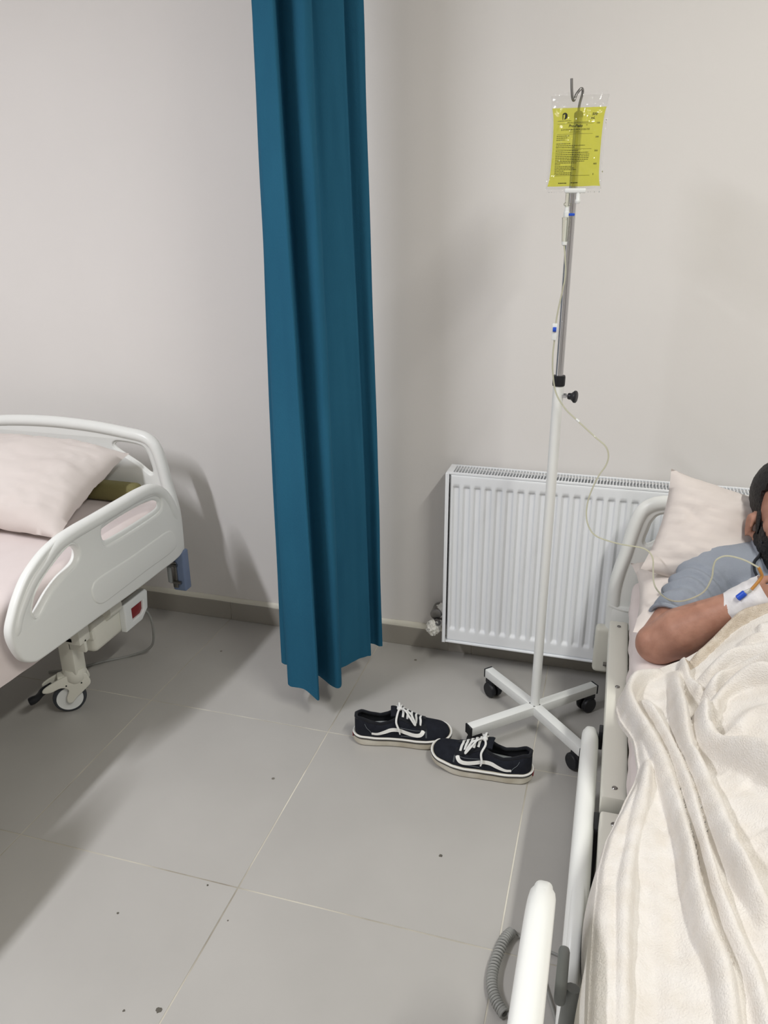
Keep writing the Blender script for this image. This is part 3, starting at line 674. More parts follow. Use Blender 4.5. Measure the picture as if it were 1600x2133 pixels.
T1 = [(DX, BY, 1.378), (-.1345, 1.966, 1.345), (-.132, 1.97, 1.31), (-.136, 1.972, 1.275), (-.142, 1.972, 1.237), (-.146, 1.972, 1.20), (-.147, 1.972, 1.155), (-.148, 1.972, 1.117), (-.145, 1.976, 1.075), (-.134, 1.972, 1.028), (-.109, 1.965, .992), (-.081, 1.95, .971), (-.029, 1.94, .930), (-.002, 1.93, .911), (.007, 1.93, .887), (.003, 1.93, .862), (-.011, 1.93, .835), (-.023, 1.93, .802), (-.032, 1.93, .763), (-.032, 1.92, .727), (-.022, 1.91, .700), (.0, 1.9, .682), (.054, 1.88, .677), (.110, 1.86, .680), (.133, 1.85, .664), (.138, 1.835, .632), (.142, 1.80, .614), (.156, 1.75, .614), (.176, 1.70, .626), (.202, 1.67, .646), (.233, 1.66, .675), (.245, 1.66, .710), (.245, 1.66, .738), (.250, 1.66, .756), (.269, 1.66, .766), (.301, 1.655, .763), (.331, 1.65, .751)]
MB().tube(catmull(T1, 6), .0019, 8).build('tubing', M['tubing'], ins)
clampx, clampy, clampz = -.1475, 1.972, 1.178
cl = MB().box((clampx, clampy, clampz), (.013, .013, .040), .002).build('roller_clamp', M['white_plastic'], ins)
MB().cyl((clampx - .004, clampy - .007, clampz + .006), (clampx + .004, clampy - .007, clampz + .006), .0058, 16).build('clamp_roller', M['blue'], cl)
MB().cyl((-.079, 1.949, .970), (-.071, 1.948, .964), .0030, 10).build('tube_joint', M['white_plastic'], ins)
# ------------------------------------------------------------------ mattresses, sheets, pillows
def mattress(x0, x1, y0, y1, z0, z1, label):
    o = MB().box(((x0 + x1) / 2, (y0 + y1) / 2, (z0 + z1) / 2), (x1 - x0, y1 - y0, z1 - z0), .03, 4).build('mattress', M['mattress'])
    return tag(o, label, 'mattress')
mattress(-2.262, -1.418, .20, 2.160, .4235, .540, 'mattress under the sheet of the empty bed')
mattress(.118, .932, .16, 2.105, .3635, .470, 'mattress under the patient beside the drip stand')
def sheet(name, xe, sgn, wid, ya, yb, zt, drop, label, wr, tuck):
    """sheet over a mattress: top with soft wrinkles, rounded edges, hanging side on the aisle"""
    L = wid + .04 + drop
    def prof(s):            # distance along the section from the hanging hem
        if s < drop: return (-.004 + .0 * s, zt - .03 - (drop - s))
        s -= drop
        if s < .047: a = s / .03; return (.026 - .030 * math.cos(min(a, math.pi / 2)), zt - .03 + .03 * math.sin(min(a, math.pi / 2)))
        s -= .047; return (.026 + s, zt)
    def f(u, v):
        s = u * L; x, z = prof(s); y = ya + (yb - ya) * v
        p = Vector((x * 6, y * 6, z * 6))
        w = wr * (noise.noise(p * 1.3) + .5 * noise.noise(p * 3.1) + .35 * noise.noise(Vector((x * 30, y * 7, z * 9))))
        hang = max(0, 1 - s / drop) if s < drop else 0
        xo = x - (.006 + .010 * (.5 + .5 * math.sin(y * 23 + 1.3 * math.sin(y * 7)))) * hang * (0 if tuck else 1)
        if s > drop + .04: z = z + abs(w) * .8 + .001
        else: xo -= abs(w) * 1.2
        return (xe + sgn * xo, y, z)
    nu = int(L / .010); nv = int(abs(yb - ya) / .012)
    me = evaluated(MB().grid(f, nu, nv).mesh(name, True), [('SOLIDIFY', dict(thickness=.002, offset=0.0))])
    return tag(finish(me, name, M['sheet'], angle=70), label, 'sheet')
sheet('bed_sheet', -1.408, -1, .80, 2.158, .22, .546, .165, 'pale pink white sheet hanging over the side of the empty bed', .004, False)
sheet('bed_sheet', .114, 1, .75, 2.10, .20, .476, .075, 'rumpled pale pink sheet under the patient on the occupied bed', .0075, True)

def pillow(name, c, U, V, w, h, up, dn, m, label, seed, dent=None, wr=.013, sag=0.0):
    U = Vector(U).normalized(); V = Vector(V); V = (V - U * V.dot(U)).normalized(); N = U.cross(V)
    if N.z < 0: N = -N
    C = Vector(c)
    def f(side):
        def g(u, v):
            a, b = 2 * u - 1, 2 * v - 1
            e = ((1 - abs(a) ** 2.4) * (1 - abs(b) ** 2.4))
            t = (up if side > 0 else dn) * max(e, 0) ** .52
            pin = 1 - .055 * (1 - abs(b) ** 2) * abs(a) ** 3; pin2 = 1 - .075 * (1 - abs(a) ** 2) * abs(b) ** 3
            p = C + U * (a * w / 2 * pin) + V * (b * h / 2 * pin2)
            q = Vector((a * 2.2, b * 2.2, seed + side))
            wk = wr * (noise.noise(q) + .7 * noise.noise(Vector((a * 7, b * 2.5, seed))) * (abs(a) ** 2) + .6 * noise.noise(Vector((a * 3, b * 8, seed + 4))) * (abs(b) ** 2))
            edge_ = max(abs(a), abs(b)); rid = 1 - abs(noise.noise(Vector((a * 6 + 2 * b, b * 6 - 2 * a, seed + 3)))) * 2.4
            wk += wr * .75 * max(rid, 0) ** 2 * sstep(.35, .85, edge_)
            wk += wr * .5 * (1 - abs(noise.noise(Vector((a * 4 + b * 3, b * 4 - a * 2, seed + 7)))) * 3) * e * .5
            d = 1.0
            if dent: d = 1 - dent[2] * math.exp(-((a - dent[0]) ** 2 + (b - dent[1]) ** 2) / dent[3])
            cr = max(abs(a) + abs(b) - 1.55, 0)
            p = p + N * (side * t * d + wk * min(1, e * 3 + .15) + cr * .02 * math.sin(seed + a * 3))
            p.z -= sag * (b < 0) * b * b * 0
            return p
        return g
    mb = MB(); mb.grid(f(1), 48, 40).grid(f(-1), 48, 40)
    me = mb.mesh(name, False); b = bmesh.new(); b.from_mesh(me); bmesh.ops.remove_doubles(b, verts=b.verts, dist=.0012); bmesh.ops.recalc_face_normals(b, faces=b.faces); b.to_mesh(me); b.free()
    o = finish(me, name, m, angle=80)
    return tag(o, label, 'pillow')
pillow('pillow', (-1.842, 1.937, .645), (1, 0, 0), (.085, .37, .135), .67, .42, .115, .055, M['pillow'], 'pale pink pillow propped against the headboard of the empty bed', 3.0)
pad = MB().box((-1.62, 2.115, .585), (.30, .055, .065), .02, 3).build('folded_pad', M['olive']); tag(pad, 'olive green pad tucked behind the pillow on the empty bed', 'pad')
pillow('pillow', (.438, 1.90, .542), (1, .02, 0), (0, 1, .05), .68, .36, .065, .055, M['pillow'], 'cream pillow lying flat under the upright pillow behind the patient', 8.0, wr=.009)
pillow('pillow', (.427, 1.978, .642), (1, .03, -.27), (.06, .17, .235), .60, .275, .080, .045, M['pillow'], 'cream pillow standing upright behind the head of the patient', 12.0, dent=(.0, .1, .75, .12))

# ------------------------------------------------------------------ the patient
per = thing('person', (.50, 1.25, .48), 'person with dark hair and beard in grey polo shirt lying under the cream blanket', 'person')
HC = Vector((.432, 1.925, .763))
HR = (Matrix.Rotation(math.radians(1), 3, 'Z') @ Matrix.Rotation(math.radians(-14), 3, 'X') @ Matrix.Rotation(math.radians(3), 3, 'Y'))
hp = lambda x, y, z: HC + HR @ Vector((x, y, z))
bd = MB()
bd.ell(hp(0, .015, .030), (.077, .096, .092), HR, 28, 20)
bd.ell(hp(0, -.030, -.030), (.063, .066, .088), HR, 24, 16)
bd.ell(hp(0, -.050, -.088), (.043, .040, .030), HR)
bd.cap(hp(-.052, -.002, -.052), hp(-.022, -.060, -.098), .021, .018).cap(hp(.052, -.002, -.052), hp(.022, -.060, -.098), .021, .018)
bd.cap(hp(-.042, -.048, -.014), hp(-.038, -.042, -.05), .022, .018).cap(hp(.042, -.048, -.014), hp(.038, -.042, -.05), .022, .018)
bd.cap(hp(-.040, -.083, .034), hp(.040, -.083, .034), .013)
bd.cap(hp(0, -.090, .022), hp(0, -.116, -.028), .0085, .0125).ell(hp(-.013, -.104, -.032), (.009, .010, .008), HR).ell(hp(.013, -.104, -.032), (.009, .010, .008), HR)
bd.ell(hp(0, -.094, -.060), (.024, .010, .006), HR).ell(hp(0, -.092, -.071), (.021, .010, .007), HR)
for s in (-1, 1):
    er = HR @ Matrix.Rotation(math.radians(-15 * s), 3, 'Z') @ Matrix.Rotation(math.radians(10), 3, 'X')
    ec = hp(s * .0805, .008, -.024)
    bd.ell(ec, (.0066, .013, .026), er)
    ring = [ec + er @ Vector((s * .004, .0155 * math.cos(a) * (1 if math.sin(a) > -.2 else .7), .0275 * math.sin(a))) for a in [2 * math.pi * k / 20 for k in range(20)]]
    bd.tube(ring, .0042, 8, closed=True)
for s in (-1, 1):
    bd.cap(hp(s * .020, -.084, .0215), hp(s * .046, -.078, .0205), .0068).cap(hp(s * .022, -.083, .0015), hp(s * .045, -.077, .0020), .0062)
bd.cap((.455, 1.915, .60), hp(0, .03, -.06), .060, .053)
bd.ell((.49, 1.77, .575), (.165, .21, .092)).ell((.51, 1.50, .565), (.165, .24, .085)).ell((.52, 1.29, .558), (.165, .15, .080))
SH, EL, WR = Vector((.285, 1.915, .622)), Vector((.158, 1.690, .517)), Vector((.312, 1.672, .652))
bd.cap((.46, 1.90, .61), SH, .07, .060).cap((.50, 1.90, .61), (.68, 1.90, .60), .07, .060)
bd.cap(SH, EL + Vector((.012, .018, .005)), .058, .052)
fm = EL.lerp(WR, .30)
bd.ell(EL, (.052, .049, .048)).cap(EL, fm, .048, .058).cap(fm, EL.lerp(WR, .6), .058, .047).cap(EL.lerp(WR, .6), WR, .046, .033)
# right hand lying across the chest: palm, four fingers and a thumb
HD = Vector((.95, .12, .22)).normalized(); HN = Vector((-.25, -.55, .80)); HN = (HN - HD * HN.dot(HD)).normalized(); HS = HN.cross(HD)
hq = Matrix((HD, HS, HN)).transposed()
hand = lambda a, b, c: WR + hq @ Vector((a, b, c))
bd.cap(WR, hand(.03, 0, 0), .033, .028)
bd.ell(hand(.052, .0, .0), (.050, .041, .017), hq)
for k, (b, L) in enumerate(((.030, .066), (.010, .076), (-.010, .072), (-.028, .056))):
    a = hand(.075, b * .9, .002); m1 = hand(.090 + L * .42, b * 1.08, -.002); m2 = hand(.090 + L * .74, b * 1.1, -.016); e = hand(.088 + L * .92, b * 1.1, -.036)
    bd.cap(a, m1, .0105, .0095).cap(m1, m2, .0095, .0085).cap(m2, e, .0085, .0075)
bd.cap(hand(.025, .030, -.004), hand(.055, .055, -.008), .013, .0115).cap(hand(.055, .055, -.008), hand(.088, .062, -.016), .0115, .009)
# other arm and legs under the blanket
bd.cap((.68, 1.90, .60), (.765, 1.66, .545), .056, .045).cap((.765, 1.66, .545), (.72, 1.42, .55), .044, .03).ell((.70, 1.36, .55), (.04, .06, .02))
for s, x in ((-1, .44), (1, .60)):
    bd.cap((x, 1.26, .555), (x + .01 * s, .86, .560), .080, .056).cap((x + .01 * s, .86, .560), (x, .48, .545), .052, .036).cap((x, .47, .545), (x + .02 * s, .42, .60), .036, .028)
body = finish(fused(bd, .0052, 7), 'body', M['skin'], per, angle=80)
# eyes
for s in (-1, 1):
    e = MB().ell(hp(s * .033, -.0745, .011), (.0125, .0125, .0125), None).build('eye', M['white_plastic'], per)
    MB().ell(hp(s * .033, -.0835, .011), (.0060, .0046, .0060), HR).build('iris', M['black'], e)
    MB().tube(catmull([hp(s * .016, -.098, .036), hp(s * .034, -.0975, .041), hp(s * .054, -.084, .036)], 5), [.003, .0045, .005, .005, .005, .005, .0045, .004, .0035, .003, .002], 8, flat=.6).build('eyebrow', M['hair'], per)
# hair: a cap that leaves forehead and ears free; beard along the jaw
hr = MB().ell(hp(0, .024, .058), (.0900, .0995, .096), HR, 56, 44)
hm = hr.mesh('tmp'); b = bmesh.new(); b.from_mesh(hm); inv = HR.transposed()
kill = []
for v in b.verts:
    q = inv @ (v.co - HC); lim = -.006 + .088 * sstep(-.020, -.046, q.y) - .060 * sstep(.015, .05, q.y) - .034 * sstep(.0, -.008, q.y) * (1 - sstep(-.026, -.036, q.y))
    if q.z < lim: kill.append(v)
bmesh.ops.delete(b, geom=kill, context='VERTS'); b.to_mesh(hm); b.free()
hm = evaluated(hm, [('SUBSURF', dict(levels=1, render_levels=1)), ('SOLIDIFY', dict(thickness=.014, offset=-1.0))])
ruffle(hm, lambda p: .0016 * noise.noise(p * 160))
finish(hm, 'hair', M['hair'], per, angle=80)
for s in (-1, 1):
    MB().ell(hp(s * .0680, -.012, .004), (.0052, .016, .046), HR @ Matrix.Rotation(math.radians(-14), 3, 'X')).build('sideburn', M['hair'], per)
br = MB()
br.ell(hp(0, -.031, -.034), (.0660, .0700, .090), HR, 30, 22).ell(hp(0, -.052, -.092), (.049, .046, .035), HR)
br.cap(hp(-.048, -.006, -.050), hp(-.022, -.062, -.100), .0245, .024).cap(hp(.048, -.006, -.050), hp(.022, -.062, -.100), .0245, .024).ell(hp(0, -.078, -.112), (.030, .026, .022), HR)
bme = fused(br, .0030, 3); b = bmesh.new(); b.from_mesh(bme); kill = []
for v in b.verts:
    q = inv @ (v.co - HC); zl = .002 - .046 * sstep(-.01, -.085, q.y) + .003 * noise.noise(v.co * 90)
    lips = abs(q.x) < .023 and -.079 < q.z < -.056 and q.y < -.06
    if q.z > zl + (.030 if q.y > -.022 else 0) or q.y > .012 or lips: kill.append(v)
bmesh.ops.delete(b, geom=kill, context='VERTS'); b.to_mesh(bme); b.free()
bme = evaluated(bme, [('SOLIDIFY', dict(thickness=.008, offset=-1.0))])
ruffle(bme, lambda p: .0018 * noise.noise(p * 170))
finish(bme, 'beard', M['hair'], per, angle=80)
mst = catmull([hp(-.040, -.074, -.070), hp(-.028, -.092, -.054), hp(0, -.103, -.047), hp(.028, -.092, -.054), hp(.040, -.074, -.070)], 5)
MB().tube(mst, .0075, 10).build('moustache', M['hair'], per)
# polo shirt
sh = MB()
sh.ell((.49, 1.77, .578), (.178, .225, .103)).ell((.51, 1.50, .565), (.172, .24, .094))
sh.cap((.455, 1.905, .605), (.446, 1.915, .668), .080, .062)
sh.cap((.46, 1.90, .622), SH, .082, .072).cap((.50, 1.90, .61), (.68, 1.90, .60), .082, .072).cap((.68, 1.90, .60), (.74, 1.73, .565), .070, .062)
sl = SH.lerp(EL, .60)
sh.cap(SH, sl, .070, .063)
sm = fused(sh, .006, 8)
axis = (EL - SH).normalized()
def creases(p):
    t = (p - SH).dot(axis)
    w = .0035 * noise.noise(p * 14) + .002 * noise.noise(p * 32)
    if ((p - SH) - axis * t).length < .085 and t > 0: w += .0048 * math.sin(t * 150 + 5 * noise.noise(p * 11)) * sstep(.02, .09, t)
    return w
ruffle(sm, creases)
shirt = finish(sm, 'shirt', M['shirt'], per, angle=80)
# collar with dark zip tape, and sleeve hem
cn = Vector((.446, 1.905, .690))
def collar(u, v):
    a = math.radians(-250 + 330 * u - 0); r = .070 + .022 * v
    ax = Vector((r * math.cos(a), r * .92 * math.sin(a) - .004, -.040 * v + .030))
    tilt = Matrix.Rotation(math.radians(24), 3, 'X')
    return cn + tilt @ ax
cm = evaluated(MB().grid(collar, 48, 5).mesh('c'), [('SOLIDIFY', dict(thickness=.004, offset=0.0))])
finish(cm, 'collar', M['shirt'], shirt, angle=70)
from mathutils.bvhtree import BVHTree
so_ = ORG[shirt.name]; tree = BVHTree.FromPolygons([v.co + so_ for v in shirt.data.vertices], [tuple(p.vertices) for p in shirt.data.polygons])
def on_shirt(p, off):
    q, nn_, _, _ = tree.find_nearest(Vector(p)); return q + nn_ * off
zp = catmull([on_shirt(p, .004) for p in [(.372, 1.862, .735), (.365, 1.845, .715), (.354, 1.815, .700), (.343, 1.785, .688), (.335, 1.755, .676), (.330, 1.72, .668)]], 6)
MB().tube([on_shirt(p, .006) if i else Vector((.370, 1.862, .730)) for i, p in enumerate(zp)], .0062, 8, flat=.5).build('zip_placket', M['zip'], shirt)
rng = Vector((0, 0, 1)) - axis * axis.z; rng.normalize(); rg2 = axis.cross(rng)
he = sl + axis * .040
MB().tube([he + (rng * math.cos(a) + rg2 * math.sin(a)) * .0575 for a in [2 * math.pi * k / 28 for k in range(28)]], .0055, 8, closed=True).build('sleeve_hem', M['shirt'], shirt)

# cannula dressing on the back of the hand
dr = thing('cannula_dressing', tuple(WR), 'white gauze dressing with blue cannula cap taped on the wrist of the patient', 'dressing')
ADIR = (WR - fm).normalized(); up1 = (Vector((-.1, -.6, .78)) - ADIR * Vector((-.1, -.6, .78)).dot(ADIR)).normalized(); sd1 = ADIR.cross(up1)
def gauze(u, v):
    a = math.radians(-110 + 225 * v); t = -.032 + .094 * u + .016 * math.sin(v * 5) * (1 - u)
    r = .0355 - .004 * u + .0018 * noise.noise(Vector((u * 6, v * 8, 1))) + .010 * max(0, abs(v - .5) - .3)
    return WR + ADIR * t + (up1 * math.cos(a) + sd1 * math.sin(a)) * r * (1.0 + .18 * abs(math.sin(a)) * u)
gm = evaluated(MB().grid(gauze, 24, 30).mesh('g'), [('SOLIDIFY', dict(thickness=.0012, offset=0.0))])
finish(gm, 'gauze', M['dressing'], dr, angle=70)
tp = WR + up1 * .040 + ADIR * .020
MB().cyl(tp + ADIR * -.010 + sd1 * .004, tp + ADIR * .010 + sd1 * .0, .0068, 14, bev=.0015).build('cannula_cap', M['blue'], dr, label='bright blue cap')
MB().cyl(tp + ADIR * .010, tp + ADIR * .022, .0042, 12).build('cannula_hub', M['clear'], dr)
MB().tube(catmull([(.331, 1.650, .751), (.336, 1.650, .742), (.340, 1.652, .728), tp + ADIR * .024], 4), .0034, 10).build('connector', M['amber'], dr)

# ------------------------------------------------------------------ fleece blanket
def base(X, Y):
    t = (X - .52) / .30; s = 1 / (1 + np.abs(t) ** 4 * 1.6); b = .13 + .06 * np.clip((Y - 1.0) / .6, 0, 1)
    return .500 + b * (s - 1 / (1 + 2.2 ** 4 * 1.6))
# crease lines of the cloth on the bed, in metres: points, height, half width on the left and on the right of the line's direction
ROLLS = [   # points along the roll, radius, height
 ([(.158,1.530),(.128,1.512),(.104,1.482),(.094,1.450),(.093,1.418),(.104,1.376),(.122,1.326),(.138,1.275),(.149,1.225),(.157,1.173),(.164,1.12),(.172,1.06),(.178,1.0),(.181,.941),(.189,.87),(.202,.818),(.206,.765),(.206,.60),(.20,.3)], .0165, .024),
 ([(.118,1.430),(.130,1.395),(.148,1.345),(.162,1.290),(.174,1.230),(.183,1.171),(.190,1.11),(.198,1.04),(.207,.965),(.218,.894),(.231,.830),(.240,.785),(.248,.60),(.25,.3)], .0125, .019),
 ([(.182,1.520),(.181,1.460),(.183,1.400),(.187,1.330),(.193,1.27),(.204,1.20),(.217,1.12),(.229,1.04),(.245,.96),(.27,.87)], .0190, .030),
 ([(.224,1.372),(.216,1.325),(.220,1.280),(.236,1.248),(.264,1.216),(.306,1.165),(.366,1.095),(.45,1.0)], .0230, .036),
 ([(.214,1.530),(.236,1.553),(.256,1.576),(.282,1.598),(.312,1.616),(.345,1.624),(.42,1.630),(.60,1.64)], .0145, .021),
 ([(.226,1.452),(.246,1.472),(.270,1.484),(.298,1.490),(.345,1.484),(.44,1.472),(.60,1.47)], .0185, .026),
 ([(.232,1.392),(.243,1.416),(.260,1.436),(.286,1.446),(.318,1.444),(.36,1.434),(.44,1.424),(.56,1.43)], .0150, .026),
 ([(.231,1.330),(.240,1.358),(.256,1.386),(.284,1.404),(.314,1.402),(.350,1.388),(.42,1.372),(.54,1.375)], .0175, .030),
 ([(.198,1.548),(.197,1.505),(.206,1.455),(.222,1.405)], .0130, .022),
 ([(.125,1.245),(.119,1.160),(.104,1.070),(.092,.97),(.088,.85),(.09,.6)], .0150, .012),
 ([(.33,1.560),(.38,1.566),(.50,1.56)], .0180, .014),
 ([(.29,1.530),(.35,1.535),(.46,1.53)], .0150, .012),
]
FOLDS = [   # soft swells and hollows: points, height, half width
 ([(.150,1.470),(.152,1.41),(.160,1.36)], -.010, .012),
 ([(.206,1.449),(.208,1.372),(.203,1.310),(.206,1.248),(.243,1.186)], -.030, .012),
 ([(.240,1.285),(.238,1.310)], -.050, .013),
 ([(.262,1.275),(.284,1.305),(.305,1.314),(.340,1.310),(.42,1.30)], .016, .016),
 ([(.146,1.200),(.150,1.10),(.155,1.02),(.156,.92),(.155,.8)], -.016, .016),
 ([(.258,1.03),(.290,.96),(.34,.89)], -.026, .030),
 ([(.30,1.06),(.34,.98),(.38,.88),(.41,.7)], .026, .032),
 ([(.27,1.16),(.32,1.10),(.38,1.03)], -.020, .020),
 ([(.118,.98),(.124,.86),(.126,.6)], -.014, .016),
 ([(.066,.95),(.070,.80),(.072,.6)], .010, .014),
]
def line_dist(X, Y, pts):
    P = np.array([(p.x, p.y) for p in catmull([(a, b, 0) for a, b in pts], 3)])
    best = np.full(X.shape, 9.0); along = np.zeros_like(X); n = len(P) - 1
    for i in range(n):
        ax, ay = P[i]; dx, dy = P[i + 1] - P[i]; L2 = dx * dx + dy * dy
        tt = np.clip(((X - ax) * dx + (Y - ay) * dy) / L2, 0, 1)
        d = np.hypot(X - ax - tt * dx, Y - ay - tt * dy)
        m = d < best; best = np.where(m, d, best); along = np.where(m, (i + tt) / n, along)
    return best, along
def smax(a, b, k=.0022): return .5 * (a + b + np.sqrt((a - b) ** 2 + k * k))
def fold_sum(X, Y):
    Z = np.zeros_like(X)
    for pts, h, w in FOLDS:
        d, al = line_dist(X, Y, pts); Z += h * np.exp(-(d / w) ** 2) * np.clip(np.minimum(al / .1, (1 - al) / .1), .1, 1)
    G = Z; under = np.zeros(X.shape, bool)
    for k, (pts, w, h) in enumerate(ROLLS):
        d, al = line_dist(X, Y, pts)
        w2 = w * (1 + .10 * np.sin(al * 17 + k)); e = np.clip(np.minimum(al / .10, (1 - al) / .12), 0, 1) ** .6 * (1.22 + .28 * np.sin(al * 11 + 2.1 * k))
        roll = h * e * (2 * np.sqrt(np.clip(1.06 - (d / w2) ** 2, 0, 2)) - 1.0)
        if k == 4: under |= (d < w2 * .95) & (X < .62)
        G = smax(G, Z * .5 + roll)
    return G, under
NU, NV = 340, 560
LE = np.array([(.12, .048), (.5, .046), (.72, .046), (.893, .046), (.987, .050), (1.051, .060), (1.147, .089), (1.20, .106), (1.238, .113), (1.285, .109), (1.326, .104), (1.35, .094), (1.384, .079), (1.426, .072), (1.461, .074), (1.50, .088), (1.53, .106), (1.56, .130), (1.60, .15), (1.7, .16)])
TE = np.array([(.0, 1.50), (.10, 1.515), (.16, 1.547), (.200, 1.560), (.23, 1.575), (.252, 1.594), (.276, 1.613), (.306, 1.630), (.36, 1.643), (.6, 1.66), (.8, 1.62), (1.0, 1.58)])
t_ = np.linspace(0, 1, NV + 1) ** .92; s_ = np.linspace(0, 1, NU + 1) ** 1.35
Sg, Tg = np.meshgrid(s_, t_)
Xg = .06 + Sg * .92
for _ in range(40):
    Xo = Xg; Yt = np.interp(Xg, TE[:, 0], TE[:, 1]); Yg = Yt * (1 - Tg) + .13 * Tg
    Xl = np.interp(Yg, LE[:, 0], LE[:, 1]); Xg = .5 * Xo + .5 * (Xl + Sg * (.985 - Xl))
Fg, under = fold_sum(Xg, Yg)
Zg = base(Xg, Yg) + Fg
rngs = np.random.RandomState(4)
for k in range(34):
    fr_ = rngs.uniform(40, 260); an = rngs.uniform(0, 6.28); ph = rngs.uniform(0, 6.28)
    Zg += (.014 / fr_ * 1.5) * np.sin(fr_ * (Xg * np.cos(an) + Yg * np.sin(an)) + ph)
dl = Xg - Xl; dtop = Yt - Yg
Zg -= .016 * np.exp(-(dl / .006) ** 2)
Zg = np.maximum(Zg, .486)
# hanging edge: carries the sheet of cloth down over the side of the bed towards the foot
drop = np.interp(Yg[:, 0], [.1, 1.02, 1.14, 1.7], [.20, .17, .014, .010])
rows = 14; vs = []; 
for j in range(NV + 1):
    for k in range(rows, 0, -1):
        q = k / rows; y = Yg[j, 0]
        vs.append((Xg[j, 0] - .002 - .010 * math.sin(q * 2.2) * (.6 + .5 * math.sin(y * 31 + 2)) * min(drop[j] / .17, 1), y, Zg[j, 0] - drop[j] * q))
    for i in range(NU + 1): vs.append((Xg[j, i], Yg[j, i], Zg[j, i]))
nn = rows + NU + 1
fs = [(j * nn + i, j * nn + i + 1, (j + 1) * nn + i + 1, (j + 1) * nn + i) for j in range(NV) for i in range(nn - 1)]
bl = MB(); bl.add(vs, fs)
flag = [int(i >= rows and under[j, i - rows]) for j in range(NV) for i in range(nn - 1)]
bme_ = bl.mesh('blanket'); bme_.materials.append(M['fleece']); bme_.materials.append(M['sherpa']); bme_.polygons.foreach_set('material_index', flag)
bm_ = evaluated(bme_, [('SMOOTH', dict(factor=.4, iterations=1)), ('SOLIDIFY', dict(thickness=.006, offset=-1.0))])
tag(finish(bm_, 'fleece_blanket', M['fleece'], angle=85), 'thick cream fleece blanket heaped in soft folds over the patient', 'blanket')

